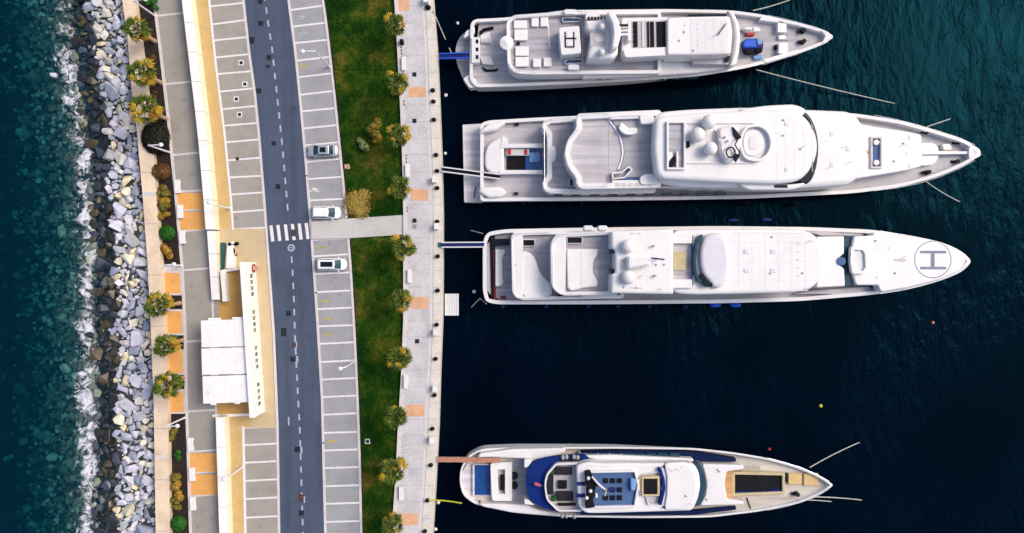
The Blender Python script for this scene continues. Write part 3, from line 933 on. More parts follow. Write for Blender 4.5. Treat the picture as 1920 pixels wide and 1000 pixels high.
long_wall('tall cream screen wall running down from the top beside the ochre walkway', -330, 432, 2.0, 15, 14)
long_wall('lower tapering cream wall ending beside the dark stair slot', 434, 562, 1.9, 13, 3, 0.8)
long_wall('cream screen wall below the white roofed pavilion', 777, 1330, 1.9, 15, 10)

# stair slot between the walls; its shade is painted as dark floor and steps
sl = empty('stair_well', W(414, 510, 0), 'narrow dark stair well between two low white walls', 'stairs')
prism('floor', '413,455 424,455 416,560 406,560', .0, .06, M['green_paint'], sl, bev=0)
for k in range(8):
    y = 468 + k * 11
    x = 412.5 - (y - 455) * .065
    prism('step', rect(x, y, x + 9, y + 7), .0, .08 + .02 * k, M['green_paint'] if k < 4 else M['glass'], sl, bev=.01)
prism('wall', '426,455 437,453 438,504 423,504', 0, 1.1, M['wallcap'], sl, bev=.04)
prism('wall', '412,508 421,505 425,566 417,566', 0, 1.2, M['wallcap'], sl, bev=.04)
prism('wall', '423,506 452,502 452,506 423,510', 0, .9, M['wallcap'], sl, bev=.03)

# pavilion
pv = empty('pavilion', W(440, 660, 0), 'harbour pavilion with flat white roof and long white windowed wall', 'building')
prism('floor', '414,508 456,506 476,776 404,776', 0, .05, M['ochre_deep'], pv, bev=0)
prism('edge_strip', '398,778 474,775 474,780 398,783', 0, .25, M['wallcap'], pv, bev=.02)
prism('edge_strip', '396,560 400,560 407,777 403,777', 0, .08, M['kerb'], pv, bev=.01)
ZR = 3.9
# glazed rooms under the roof
prism('wall', '392,604 462,601 468,748 397,750', .05, 3.3, M['wall'], pv, bev=0)
for (x0, y0, x1, y1) in ((376,600,464,651),(377,652.6,466,703),(379,704.6,468,756)):
    rp = prism('roof_panel', [(x0, y0+1.5), (x1, y0-1.5), (x1+1.6, y1-1.5), (x0+1.6, y1+1.5)], ZR - .25, ZR, M['roof'], pv, bev=.05)
    for k in range(1, 6):
        y = y0 + (y1 - y0) * k / 6
        line_box('batten', (x0 + 2, y + 1), (x1 - 1, y - 1), .07, ZR - .05, ZR + .05, M['roof'], rp)
    for k in range(1, 4):
        x = x0 + (x1 - x0) * k / 4
        line_box('batten', (x, y0 + 2), (x + 1.6, y1 - 2), .07, ZR - .05, ZR + .045, M['roof'], rp)
for (xa, xb, y, q) in ((379,393,652.2,0),(414,433,651.2,0),(381,395,703.8,0),(410,437,702.8,0),(455,458,650.4,0),(458,462,702,0)):
    line_box('gutter', (xa, y), (xb, y - .4), .16, ZR - .3, ZR + .03, M['bay_dark'], pv)
for (xa, xb, y) in ((390,413,598.5),(435,455,597),(395,404,758),(440,449,756)):
    prism('roof_lip', rect(xa, y - 2, xb, y + 2), ZR - .3, ZR - .03, M['roof'], pv, bev=.02)
for (x, y) in ((402,610),(402,652),(404,703),(406,745)):
    c = W(x, y, 0); MB().cyl((c.x, c.y), .14, .03, ZR - .26, 8).build('column', M['wallcap'], pv)
# long east wall with square windows: foot line from (479,492) to (497,772)
fx = lambda y: 479 + (y - 492) / 280 * 18
HW, TH = 4.5, .75
def wpt(y, z, off=0.0):
    p = W(fx(y), y, 0); return Vector((p.x + off, p.y, z))
wins = [517.5,529,540.5,551.5, 585,596.5,608,619, 652,664,676,687, 721,733,745,756.5]
wcut = []
for y in wins:
    k = 110 / (110 - 1.9); yb_ = 500 + (y - 500) / k       # the foot below a window seen at 1.9 m height
    wcut.append((yb_ - 3.6, yb_ + 3.6))
segs = []; cur = 492.0
for a, b in wcut:
    segs.append((cur, a)); cur = b
segs.append((cur, 772.0))
m = MB()
def wblock(a, b, z0, z1):
    V = [wpt(a, z0, -TH), wpt(a, z0), wpt(b, z0), wpt(b, z0, -TH), wpt(a, z1, -TH), wpt(a, z1), wpt(b, z1), wpt(b, z1, -TH)]
    m.add(V, [tuple(reversed(f)) for f in [(0,1,2,3), (4,7,6,5), (1,0,4,5), (2,1,5,6), (3,2,6,7), (0,3,7,4)]])
for a, b in segs: wblock(a, b, 1.2, 2.6)
wblock(492, 772, 0, 1.2); wblock(492, 772, 2.6, HW)
m.build('facade_wall', M['wallcap'], pv)
M['plantglass'] = leaf('green_tinted_pane', [(45, 62, 40), (85, 98, 75), (125, 130, 105), (70, 60, 45)], .1)
for i, (a, b) in enumerate(wcut):
    m = MB(); V = [wpt(a, 1.2, -.16), wpt(b, 1.2, -.16), wpt(b, 2.6, -.16), wpt(a, 2.6, -.16)]
    m.add(V + [v + Vector((-.03, 0, 0)) for v in V], [(3,2,1,0), (4,5,6,7)])
    w_ = m.build('window', M['plantglass' if i % 3 else 'glass_teal'], pv)
    mm = MB(); 
    p, q = wpt(a, 1.9, -.15), wpt(b, 1.9, -.15)
    mm.box(p.x - .02, q.y, 1.86, p.x + .02, p.y, 1.94)
    mm.build('glazing_bar', M['kerb'], w_)
sgn = empty('life_ring', W(480, 503, 0), 'red life ring post at the upper end of the windowed white wall', 'life ring')
c = W(481.5, 503, 0)
MB().tube([(c.x + .25, c.y, 0), (c.x + .25, c.y, 1.6)], .06).build('post', M['copper'], sgn)
MB().tube([(c.x + .1, c.y + .55*math.cos(t), 1.45 + .42*math.sin(t)) for t in [6.283*k/14 for k in range(15)]], .13, 6).build('ring', M['red'], sgn)
prism('backing_board', rect(474, 499, 479, 507), 1.0, 2.0, M['copper'], sgn, bev=.02)

# white concrete benches in the parking lane and on the promenade
def bench(px, py, w, h, z, label, cat, group, rot=0.0, zb=0.0):
    root = empty('bench', W(px, py, zb), label, cat, group)
    c = W(px, py, z); sx, sy = w / PX / 2, h / PX / 2
    MB().box(c.x - sx, c.y - sy, z - .14, c.x + sx, c.y + sy, z).build('seat', M['cushion'], root)
    for s in (-1, 1):
        MB().box(c.x - sx*.8, c.y + s*sy*.7 - .12, zb, c.x + sx*.8, c.y + s*sy*.7 + .12, z - .142).build('leg', M['wallcap'], root)
    for k in range(3):
        x = c.x - sx + 2*sx*(k+.5)/3
        MB().box(x - sx*.29, c.y - sy + .02, z + .002, x + sx*.29, c.y + sy - .02, z + .03).build('slat', M['cushion'], root)
    root.rotation_euler = (0, 0, rot)
    return root
G1, G2 = 'white benches in the parking lane', 'white benches along the promenade'
for (x, y, t) in ((332.5,350,'above the upper orange panel'), (337.5,397,'between the two upper orange panels'), (341.5,445,'below the upper orange panels'),
                  (357,834,'above the lower orange panels'), (360,890,'between the two lower orange panels'), (361.5,945,'below the lower orange panels')):
    bench(x, y, 11, 25, .5, 'white block bench on the parking lane kerb, ' + t, 'bench', G1, .05)
for (x, y, t) in ((757,119,'second palm from the top'), (764,320,'fourth palm from the top'), (768,518,'sixth palm from the top'), (761,716,'eighth palm from the top'), (752,926,'lowest palm')):
    bench(x, y, 8, 25, 1.0, 'narrow white bench on the promenade just above the ' + t, 'bench', G2, 0, .45)

# ============================================================ STREET LAMPS
def lamp(px, py, h, arm, label, group, z=0.0, double=False):
    c = W(px, py, z)
    root = empty('street_lamp', c, label, 'street lamp', group)
    MB().cyl((c.x, c.y), .16, z, z + .5, 10).build('base', M['wallcap'], root)
    MB().tube([(c.x, c.y, z + .5), (c.x, c.y, z + h*.6), (c.x, c.y, z + h)], [.15, .13, .11], 8).build('pole', M['white'], root)
    e = Vector((c.x + arm[0], c.y + arm[1], z + h + .15))
    MB().tube([(c.x, c.y, z + h - .1), (c.x + arm[0]*.5, c.y + arm[1]*.5, z + h + .1), e], [.11, .09, .08], 6).build('arm', M['white'], root)
    hd = MB().ball((e.x, e.y, e.z), .36, .32, .15, 14, 6, -.9).build('lamp_head', M['white'], root, True)
    return root
LG = 'white street lamps of the parking areas'
lamp(618, 126, 8.2, (-1.75, -.1), 'white street lamp at the upper east bays beside the lawn', LG)
lamp(667, 677, 6.5, (-.8, -.25), 'white street lamp at the lower east bays beside the lawn', LG)
lamp(292, 31, 6.6, (1.9, .1), 'white street lamp in the planting bed at the top of the picture', LG)
lamp(318, 286, 6.4, (1.9, .05), 'white street lamp over the dark hedge by the sea wall', LG)
lamp(341, 498, 6.4, (1.9, .15), 'white street lamp at the lower end of the upper planting bed', LG)
lamp(347, 783, 6.2, (1.8, .1), 'white street lamp at the upper end of the lower planting bed', LG)
lamp(358, 1003, 6.2, (1.8, .1), 'white street lamp at the bottom corner by the green ball shrub', LG)
lamp(432, 391, 6.2, (-.6, .35), 'white street lamp leaning over the tall cream wall above the pavilion', LG)
lamp(457, 874, 6.0, (-.6, -.2), 'white street lamp beside the lowest west bays', LG)

# ============================================================ PLANTS
def fan_mesh(name, mat, pet, R, seg, droop, seed, spread=2.8):
    """one fan leaf along +X: petiole, then a pleated fan of pointed fingers"""
    rg = random.Random(seed); V = []; F = []
    n = 5
    for i in range(n + 1):
        t = i / n; z = .28 * pet * t - droop * .35 * t * t
        V += [(pet*t, -.03, z), (pet*t, .03, z)]
    for i in range(n): F.append((2*i, 2*i+2, 2*i+3, 2*i+1))
    hub = Vector((pet, 0, .28 * pet - droop * .35))
    for k in range(seg):
        a = (k / (seg - 1) - .5) * spread + rg.uniform(-.08, .08)
        L = R * (1 - .22 * abs(a) / 2) * rg.uniform(.85, 1.08)
        d = Vector((math.cos(a), math.sin(a), 0)); nrm = Vector((-d.y, d.x, 0)) * (R * spread / seg * .38)
        m1 = hub + d * L * .55 + Vector((0, 0, .06 - droop * .30)); tip = hub + d * L + Vector((0, 0, -.06 - droop * rg.uniform(.7, 1.0)))
        b = len(V)
        V += [hub, m1 - nrm + Vector((0, 0, .05)), m1 + Vector((0, 0, -.05)), m1 + nrm + Vector((0, 0, .05)), tip]
        F += [(b, b+1, b+2), (b, b+2, b+3), (b+1, b+4, b+2), (b+2, b+4, b+3)]
    me = bpy.data.meshes.new(name); me.from_pydata([tuple(v) for v in V], [], F); me.materials.append(M[mat]); return me
FG = [fan_mesh('frond', 'frond', 1.1, 1.05, 9, .35, s) for s in range(4)]
FY = [fan_mesh('frond', 'frond2', 1.35, 1.0, 8, .6, 10 + s) for s in range(3)]
FD = [fan_mesh('frond', 'frond3', 1.1, .9, 9, .9, 20 + s) for s in range(3)]

def palm(px, py, h, label, group, z0=0.0, seed=0, dead=8, dead_dir=None, size=1.0):
    """px,py: where the crown is seen; the trunk stands below it"""
    rg = random.Random(seed)
    top = W(px, py, z0 + h)
    lean = Vector((rg.uniform(-.5, .5), rg.uniform(-.5, .5), 0)); size *= rg.uniform(.9, 1.1)
    foot = Vector((top.x, top.y, z0 - .1)) + lean
    root = empty('palm_tree', foot, label, 'palm tree', group)
    pts = []; rr = []
    for i in range(9):
        t = i / 8
        p = foot.lerp(top, t); p += lean * .5 * math.sin(t * 3.14)
        pts.append(p); rr.append(.30 - .10 * t + (.10 if i == 0 else 0) + (.03 if i % 2 else 0))
    MB().tube(pts, rr, 9).build('trunk', M['bark'], root)
    c = top - foot
    def put_f(me, yaw, pitch, s, dz):
        o = bpy.data.objects.new('frond', me); o.parent = root
        o.location = c + Vector((0, 0, dz)); o.rotation_euler = (rg.uniform(-.35, .35), -pitch, yaw)
        o.scale = (s, s, s); col.objects.link(o)
    n = 17
    for k in range(n):
        yaw = k * 2.39996 + rg.uniform(-.2, .2); q = k / n
        put_f(FG[rg.randrange(4)] if rg.random() < .97 - q * .35 else FY[rg.randrange(3)], yaw, 1.15 - 1.05 * q + rg.uniform(-.15, .15), size * rg.uniform(.8, 1.1) * (.72 + .32 * q), .12 - .15 * q)
    for k in range(7):
        yaw = k * .898 + rg.uniform(-.25, .25)
        put_f(FY[rg.randrange(3)] if rg.random() < .45 else FG[rg.randrange(4)], yaw, -.25 + rg.uniform(-.2, .12), size * rg.uniform(.85, 1.05), -.25)
    for k in range(dead):
        yaw = (dead_dir if dead_dir is not None else 0) + rg.uniform(-1.3, 1.3) if dead_dir is not None else rg.random() * 6.283
        put_f(FD[rg.randrange(3)], yaw, -.75 + rg.uniform(-.35, .2), size * rg.uniform(.75, 1.0), -.5 - .25 * (k % 4))
    return root
PG = 'fan palms along the promenade'
for i, (x, y) in enumerate(((740,45),(744,155),(745,252),(748,353),(754,464),(751,563),(748,672),(741,782),(737,882),(735,984))):
    palm(x, y, 5.6, '%s fan palm from the top along the promenade edge of the lawn' % ORD[i], PG, 0, 40 + i, 7, 0, 1.02)
PL = 'fan palms beside the sea wall'
for i, (x, y) in enumerate(((254,54),(264,136),(270,203))):
    palm(x, y, 6.0, '%s fan palm from the top with orange dead leaves beside the sea wall' % ORD[i], PL, 0, 60 + i, 16, -.6, 1.1)
for i, (x, y) in enumerate(((296,570),(309,648),(313,722))):
    palm(x, y, 6.0, 'fan palm in the %s square tree pit between orange panels' % ('upper', 'middle', 'lower')[i], PL, 0, 70 + i, 9, 0, 1.08)

def bush(px, py, rx, ry, h, n, mat, label, cat, group=None, z0=0.0, leaf_s=.16, seed=0, lumps=5, name='shrub', ball=False):
    rg = random.Random(seed * 7 + 1)
    zc = z0 + h * .55
    c = W(px, py, zc); a, b = rx / PX, ry / PX
    root = empty(name, (c.x, c.y, z0), label, cat, group)
    cl = [(Vector((0, 0, 0)), 1.0)] if ball else [(Vector((rg.uniform(-.55, .55), rg.uniform(-.65, .65), rg.uniform(-.25, .25))), rg.uniform(.35, .62)) for _ in range(lumps)]
    V = []; F = []
    for _ in range(n):
        q, s = cl[rg.randrange(len(cl))]
        d = Vector((rg.gauss(0, 1), rg.gauss(0, 1), abs(rg.gauss(0, 1)) - .25)).normalized()
        rr = s * (rg.uniform(.82, 1.0) if rg.random() < .8 else rg.uniform(.3, .9))
        u = q + d * rr
        p = Vector((c.x + u.x * a, c.y + u.y * b, max(z0 + .05, zc + u.z * h * .5)))
        nn = (d + Vector((rg.uniform(-.6, .6), rg.uniform(-.6, .6), rg.uniform(-.3, .6)))).normalized()
        t = nn.cross(Vector((rg.uniform(-1, 1), rg.uniform(-1, 1), rg.uniform(-1, 1)))).normalized(); w_ = nn.cross(t)
        L = leaf_s * rg.uniform(.7, 1.4)
        k = len(V)
        V += [p - t*L, p + w_*L*.5, p + t*L, p - w_*L*.5]; F.append((k, k+1, k+2, k+3))
    mk('crown', V, F, M[mat], root)
    m = MB()
    for k in range(5):
        e = Vector((c.x + rg.uniform(-.6, .6)*a, c.y + rg.uniform(-.6, .6)*b, zc + .2*h))
        m.tube([(c.x + rg.uniform(-.1, .1), c.y + rg.uniform(-.1, .1), z0 - .05), (c.x + (e.x-c.x)*.4, c.y + (e.y-c.y)*.4, z0 + h*.35), e], [.05, .04, .015], 5)
    m.build('trunk', M['twig'], root)
    return root
bush(302, 322, 18, 16, 1.5, 1500, 'bush_brown', 'round clipped brown shrub below the dark hedge', 'shrub', None, 0, .13, 1, ball=True)
bush(292, 258, 27, 32, 2.0, 3600, 'bush_dark', 'large dark hedge beside the sea wall under a lamp arm', 'hedge', None, 0, .16, 2, 9, ball=True)
for i, (y, m_) in enumerate(((358,'bush_olive'),(374,'bush_gold'),(390,'bush_olive'),(406,'bush_gold'))):
    bush(304 + i*1.2, y, 14, 10, 1.3, 700, m_, ['olive shrub heading the upper row of four shrubs', 'golden shrub second in the upper row of four', 'olive shrub third in the upper row of four', 'golden shrub closing the upper row of four above a green ball'][i], 'shrub', 'row of shrubs in the upper bed', 0, .18, 3 + i)
bush(313, 437, 15, 14.5, 1.5, 1700, 'bush_green', 'round clipped bright green shrub in the upper planting bed', 'shrub', None, 0, .12, 8, ball=True)
bush(314, 474, 13, 14, 1.2, 800, 'bush_gold', 'loose golden shrub at the lower end of the upper bed', 'shrub', None, 0, .17, 9)
bush(325, 816, 10, 14, 1.2, 700, 'bush_olive', 'loose olive shrub at the upper end of the lower bed', 'shrub', None, 0, .17, 10)
bush(332, 853, 9, 11, 1.1, 700, 'bush_green', 'small dark green shrub in the lower planting bed', 'shrub', None, 0, .12, 11, 3)
for i, (x, y, m_) in enumerate(((332,896,'bush_olive'),(328,913,'bush_gold'),(334,930,'bush_gold'),(329,945,'bush_olive'))):
    bush(x, y, 13, 11, 1.3, 700, m_, ['olive shrub heading the lower row of four shrubs', 'golden shrub second in the lower row of four', 'golden shrub third in the lower row of four', 'olive shrub closing the lower row above the green ball'][i], 'shrub', 'row of shrubs in the lower bed', 0, .18, 12 + i)
bush(335, 982, 14.5, 15, 1.5, 1700, 'bush_green', 'round clipped bright green shrub at the bottom of the lower bed', 'shrub', None, 0, .12, 17, ball=True)
bush(284, 8, 14, 12, 1.2, 700, 'bush_green', 'leafy green shrub at the top of the planting bed', 'shrub', None, 0, .15, 18)
for i, (x, y) in enumerate(((286,110),(291,178),(284,150))):
    bush(x, y, 7, 8, .7, 180, 'bush_brown', ['small dry shrub between the first and second sea wall palms', 'small dry shrub between the second and third sea wall palms', 'small dry shrub under the second sea wall palm'][i], 'shrub', None, 0, .14, 30 + i)
bush(672, 382, 30, 28, .5, 3800, 'bush_dry', 'large straw coloured dry bush on the lawn above the path', 'shrub', None, 0, .15, 20, 22)
bush(702, 240, 17, 17, 3.0, 700, 'bush_olive', 'sparse golden young tree on the lawn beside the third palm', 'tree', None, 0, .19, 21, 6, 'young_tree')
bush(708, 258, 10, 10, 2.0, 420, 'bush_gold', 'small orange tinged shrub between young tree and third palm', 'shrub', None, 0, .17, 22, 4)
bush(680, 270, 13, 13, 1.2, 380, 'bush_pale', 'small pale sage shrub on the lawn left of the young tree', 'shrub', None, 0, .2, 23, 5)

# ============================================================ CARS AND SCOOTER
def car(px, py, rz, paint, label, sun=True, L=4.6, Wd=1.86, Hc=1.5, hood=1.25, boot=.75, van=False, wind='glass_teal'):
    c = W(px, py, .6)
    root = empty('parked_car', (c.x, c.y, .03), label, 'car', 'cars in the east parking bays')
    WLOC[root.name] = Vector((0, 0, 0))
    h = Wd / 2
    secs = [(-L/2, h*.72, .38, .62), (-L/2+.10, h*.90, .25, .82), (-L/2+.45, h*.99, .2, .93), (-L*.1, h, .2, .95), (L/2-hood, h*.99, .2, .95),
            (L/2-.5, h*.95, .2, .86), (L/2-.14, h*.84, .26, .74), (L/2, h*.6, .38, .58)]
    R = []
    for (x, w, z0, z1) in secs:
        zm = (z0 + z1) / 2
        R.append([Vector((x, y_, z_)) for (y_, z_) in ((-w*.8, z0), (-w, zm - .1), (-w, zm + .12), (-w*.93, z1 - .05), (-w*.6, z1 + .015), (0, z1 + .04), (w*.6, z1 + .015), (w*.93, z1 - .05), (w, zm + .12), (w, zm - .1), (w*.8, z0))])
    n = 11; V = [v for r in R for v in r]; F = []
    for j in range(len(R) - 1):
        for i in range(n): F.append((j*n+i, (j+1)*n+i, (j+1)*n+(i+1) % n, j*n+(i+1) % n))
    F.append(tuple(range(n))); F.append(tuple(reversed([(len(R)-1)*n + i for i in range(n)])))
    mk('body', V, F, paint, root, True)
    xb, xf = -L/2 + (.25 if van else boot), L/2 - hood + .25
    rb, rf = xb + (.25 if van else .65), xf - .95
    base = [(xb, -h*.86), (xf, -h*.84), (xf + .12, 0), (xf, h*.84), (xb, h*.86), (xb - .08, 0)]
    top = [(rb, -h*.68), (rf, -h*.66), (rf + .08, 0), (rf, h*.66), (rb, h*.68), (rb - .05, 0)]
    mid_ = [(a[0]*.12 + b[0]*.88, a[1]*.12 + b[1]*.88) for a, b in zip(base, top)]
    V = [(x, y_, .93) for x, y_ in base] + [(x, y_, Hc - .07) for x, y_ in mid_]
    V2, F2 = rings([[Vector(v) for v in V[:6]], [Vector(v) for v in V[6:]]])
    mk('windows', V2, F2, M[wind], root)
    e = .05
    R2 = [[Vector((x*1.0 + (e if x > 0 else -e)*0, y_*1.04, Hc - .075)) for x, y_ in mid_], [Vector((x, y_*1.03, Hc - .02)) for x, y_ in top], [Vector((x*.97 + (rb+rf)/2*.03, y_*.85, Hc + .015)) for x, y_ in top]]
    V2, F2 = rings(R2); mk('roof', V2, F2, paint, root)
    for s in (-1, 1):
        for (x0, x1) in ((xb, rb), (xf, rf)):
            MB().tube([(x0, s*h*.85, .92), (x1, s*h*.675, Hc - .04)], .05, 5).build('pillar', paint, root)
        MB().tube([((xb+xf)/2, s*h*.86, .93), ((rb+rf)/2, s*h*.69, Hc - .05)], .045, 5).build('pillar', M['black'], root)
        MB().box(xf - .35, s*(h+.10) - .09, .93, xf - .15, s*(h+.10) + .09, 1.07).build('mirror', paint, root)
        MB().box(L/2 - .30, s*h*.62 - .2, .60, L/2 - .02, s*h*.62 + .2, .74).build('headlight', M['steel'], root)
        MB().box(-L/2 + .0, s*h*.68 - .18, .62, -L/2 + .16, s*h*.68 + .18, .78).build('taillight', M['red'], root)
        for x in (-L/2 + .85, L/2 - .9):
            w_ = MB(); 
            w_.tube([(x, s*(h - .24), .30), (x, s*(h + .005), .30)], .33, 16)
            t = w_.build('wheel', M['black'], root)
            MB().tube([(x, s*(h - .02), .30), (x, s*(h + .012), .30)], .20, 10).build('rim', M['steel'], t)
    if sun:
        MB().box(rb + .35, -h*.42, Hc + .0, rf - .12, h*.42, Hc + .03).build('sunroof', M['glass'], root)
    root.rotation_euler = (0, 0, rz)
    WLOC[root.name] = Vector(root.location)
    return root
M['silver'] = plain('silver_paint', (.48, .49, .54), .28, .03, .4, metal=.4, coat=.6)
M['cwhite'] = plain('white_car_paint', (.80, .80, .82), .3, .02, .4, coat=.6)
car(606, 283, math.pi + .02, M['silver'], 'silver saloon car with dark sunroof nosed towards the road', True, 4.75, 1.9)
car(612, 399, -.02, M['cwhite'], 'white hatchback beside the concrete path with blue tinted windscreen', False, 4.5, 1.95, 1.6, 1.15, .3, True)
car(622, 496, .0, M['cwhite'], 'white estate car with large black sunroof below the path', True, 4.7, 1.9, 1.58, 1.15, .4, True)

s0 = W(443, 468, 0)
st = empty('motor_scooter', (s0.x, s0.y, .04), 'cream motor scooter with black seat parked beside the stair well wall', 'scooter')
WLOC[st.name] = Vector((0, 0, 0))
MB().ball((0, -.35, .62), .26, .55, .32, 12, 7).build('body', M['tan'], st, True)
MB().ball((0, -.2, .92), .2, .5, .1, 10, 5).build('seat', M['black'], st, True)
MB().box(-.2, .15, .25, .2, .62, .33).build('footboard', M['tan'], st)
MB().add([(-.28,.62,.3),(.28,.62,.3),(.22,.75,1.05),(-.22,.75,1.05),(-.28,.68,.3),(.28,.68,.3),(.22,.80,1.05),(-.22,.80,1.05)], [(0,1,2,3),(7,6,5,4),(1,0,4,5),(2,1,5,6),(3,2,6,7),(0,3,7,4)]).build('leg_shield', M['black'], st)
MB().tube([(-.55, .68, 1.05), (-.2, .78, 1.12), (.2, .78, 1.12), (.55, .68, 1.05)], .07, 6).build('handlebar', M['black'], st)
MB().ball((-.5, .85, 1.1), .28, .28, .2).build('helmet_box', M['black'], st, True)
MB().ball((.62, .8, 1.05), .34, .3, .24).build('top_case', M['black'], st, True)
for y in (-.75, .95):
    w_ = MB(); w_.tube([(-.07, y, .27), (.07, y, .27)], .27, 14); w_.build('wheel', M['black'], st)
st.rotation_euler = (0, 0, .1)

# ============================================================ SUPERYACHTS
def pad(px0, py0, px1, py1, z, label, mat='cushion', h=.45, cat='sun pad', group=None, name='sun_pad', parts=True):
    """a deck cushion: base and upholstered top"""
    c = W((px0+px1)/2, (py0+py1)/2, z)
    root = empty(name, c, label, cat, group)
    prism('base', rect(px0+.8, py0+.8, px1-.8, py1-.8), z + .01, z + h*.45, M['white2'], root, bev=.02)
    prism('cushion', rect(px0, py0, px1, py1), z + h*.45 + .003, z + h, M[mat], root, r=1.5, bev=.09)
    return root
def windows(parent, pts, z0, z1, off=(0, -.03), mat='glass', gap=.12):
    """a row of dark panes on a side wall, following the given pixel points at height z1"""
    for i in range(len(pts) - 1):
        a, b = Vector(pts[i]), Vector(pts[i+1])
        A = a.lerp(b, gap); Bq = a.lerp(b, 1 - gap)
        p, q = W(A.x, A.y, z1), W(Bq.x, Bq.y, z1)
        o = Vector((off[0], off[1], 0))
        V = [p + o, q + o, q + o + Vector((0, 0, z0 - z1)), p + o + Vector((0, 0, z0 - z1))]
        V += [v - o * 1.8 for v in V]
        mk('window', V, [(0,1,2,3), (7,6,5,4), (0,4,5,1), (2,6,7,3), (1,5,6,2), (3,7,4,0)], M[mat], parent)
def rail(parent, pts, z, h=.9, step=1):
    """guard rail: top wire and stanchions"""
    m = MB(); P_ = [W(x, y, z + h) for x, y in pts]
    m.tube(P_, .03, 5)
    for p in P_[::step]: m.tube([(p.x, p.y, z), (p.x, p.y, z + h)], .02, 4)
    return m.build('guard_rail', M['steel'], parent)
def sub(parent, name, pts, z, dz, mat, r=2, rim=None, rimw=.15, depth=.4):
    """recess shown as a coloured floor sunk inside a raised rim"""
    if rim: 
        w_, f_ = tray(pts, z - .02, z + dz, rimw, dz - .02, M[rim], M[mat], parent, r, name + '_rim', name)
        return f_
    return prism(name, pts, z - .02, z + dz, M[mat], parent, r=r, bev=.02)
def winch(px, py, z, label, parent=None):
    c = W(px, py, z)
    m = MB().cyl((c.x, c.y), .38, z, z + .25, 10).cyl((c.x, c.y), .24, z + .25, z + .7, 10).cyl((c.x, c.y), .34, z + .7, z + .8, 10)
    m.box(c.x - .75, c.y - .2, z, c.x + .1, c.y + .2, z + .4)
    return m.build('windlass', M['cover'], parent)

M['white3'] = plain('pale_grey_gelcoat', (.60, .59, .64), .4, .04, .5)
# ---------------------------------------------------------------- yacht with the blue tender (top)
ya = empty('superyacht', W(1200, 95, WZ), 'uppermost white superyacht with blue tender and grey foredeck', 'yacht', 'superyachts moored stern to the quay')
hull('882,44,14 890,36,8 950,33 1060,19 1250,17 1370,19 1430,27 1500,43 1548,57 1564,68,6 1548,82 1500,100 1440,118 1390,130 1310,143 1200,151 1060,158 940,163 892,164,8 880,150,10',
     1.6, 3.4, .9, .5, M['white'], M['teak'], ya, 22, .55, 3.5, M['boot'])
sp = prism('swim_platform', '853,92,14 860,72 874,58 890,52 893,160 878,163 868,148 856,118', WZ + .3, -.4, M['teak2'], ya, r=8, bev=.05)
prism('platform_edge', '874,58 890,50 890,62 868,72', -.5, 1.2, M['white'], ya, r=3); prism('platform_edge', '868,148 878,140 893,150 893,164 880,165', -.5, 1.2, M['white'], ya, r=3)
prism('transom', '884,70 900,70 900,118 884,118', .6, 1.9, M['white'], ya, r=2)
for y in (78, 93, 107): prism('transom_hatch', rect(892, y-3.6, 897, y+3.6), 1.8, 1.93, M['black'], ya, r=0, bev=0)
prism('seat', '900,66 918,60 922,80 902,80', .7, 1.3, M['cushion'], ya, r=2); prism('seat', '900,106 920,106 926,122 904,120', .7, 1.3, M['cushion'], ya, r=2)
prism('dark_pad', '898,60 906,53 925,49 926,54 908,58 901,66', .7, 1.1, M['black'], ya, r=2); prism('dark_pad', '903,124 912,130 930,130 934,126 932,133 910,134', .7, 1.1, M['black'], ya, r=2)
prism('locker', '904,72 920,70 920,77 904,79', 1.3, 1.45, M['kerb'], ya)
# upper deck aft
zU = 4.4
tray('949,40,14 962,28,12 1060,21 1240,20 1240,138 1000,140 965,138,14 951,122,14', .7, zU, .55, .7, M['white'], M['teak2'], ya, 8)
z = zU - .7
um = empty('parasol', W(950, 80, z), 'round cream parasol over the aft rail of the uppermost yacht', 'parasol')
MB().tube([W(950.5, 79.6, z), W(950, 80, zU + 1.4)], .05).build('pole', M['steel'], um)
c = W(950, 80, zU + 1.4); m = MB(); n = 12; r_ = 1.05
V = [(c.x, c.y, c.z + .25)] + [(c.x + r_*math.cos(6.283*k/n), c.y + r_*math.sin(6.283*k/n), c.z - .12) for k in range(n)]
m.add(V, [(0, 1+k, 1+(k+1) % n) for k in range(n)] + [tuple(1+k for k in reversed(range(n)))]); m.build('canopy', M['cushion'], um)
gp = 'white pads on the aft deck of the uppermost yacht'
for (x0,y0,x1,y1,t) in ((963,38,988,53.5,'uppermost of the four in the large column'),(964,55,989,76,'second of the four in the large column'),(966,87,991,105,'third of the four in the large column'),(966,107,991,125,'lowest of the four in the large column'),
        (996,32,1010,50,'left one of the small pair at the upper rail'),(1013,31,1028,50,'right one of the small pair at the upper rail'),(999,110,1014,126,'left one of the small pair at the lower rail'),(1019,108,1034,125,'right one of the small pair at the lower rail')):
    pad(x0, y0, x1, y1, z, 'white square pad, uppermost yacht, ' + t, group=gp)
prism('box', rect(968, 79, 975, 83), z, z + .5, M['black'], ya)
prism('threshold', '1027,46 1029,46 1031,88 1029,88', z, z + .05, M['white'], ya, bev=0)
dk = prism('bar_island', '1047,52 1086,48 1090,100 1052,104', z, z + 2.3, M['white'], ya, r=4, bev=.1)
zb = z + 2.3
for a, b in (((1060,60),(1060.5,88)), ((1076,60),(1076.5,88)), ((1060,72),(1081,72)), ((1060,88),(1077,88))):
    line_box('frame_bar', a, b, .16, zb, zb + .12, M['black'], dk)
prism('skylight', rect(1063, 62, 1074, 71), zb, zb + .06, M['cushion'], dk); prism('skylight', rect(1063, 76, 1074, 86), zb, zb + .06, M['cushion'], dk)
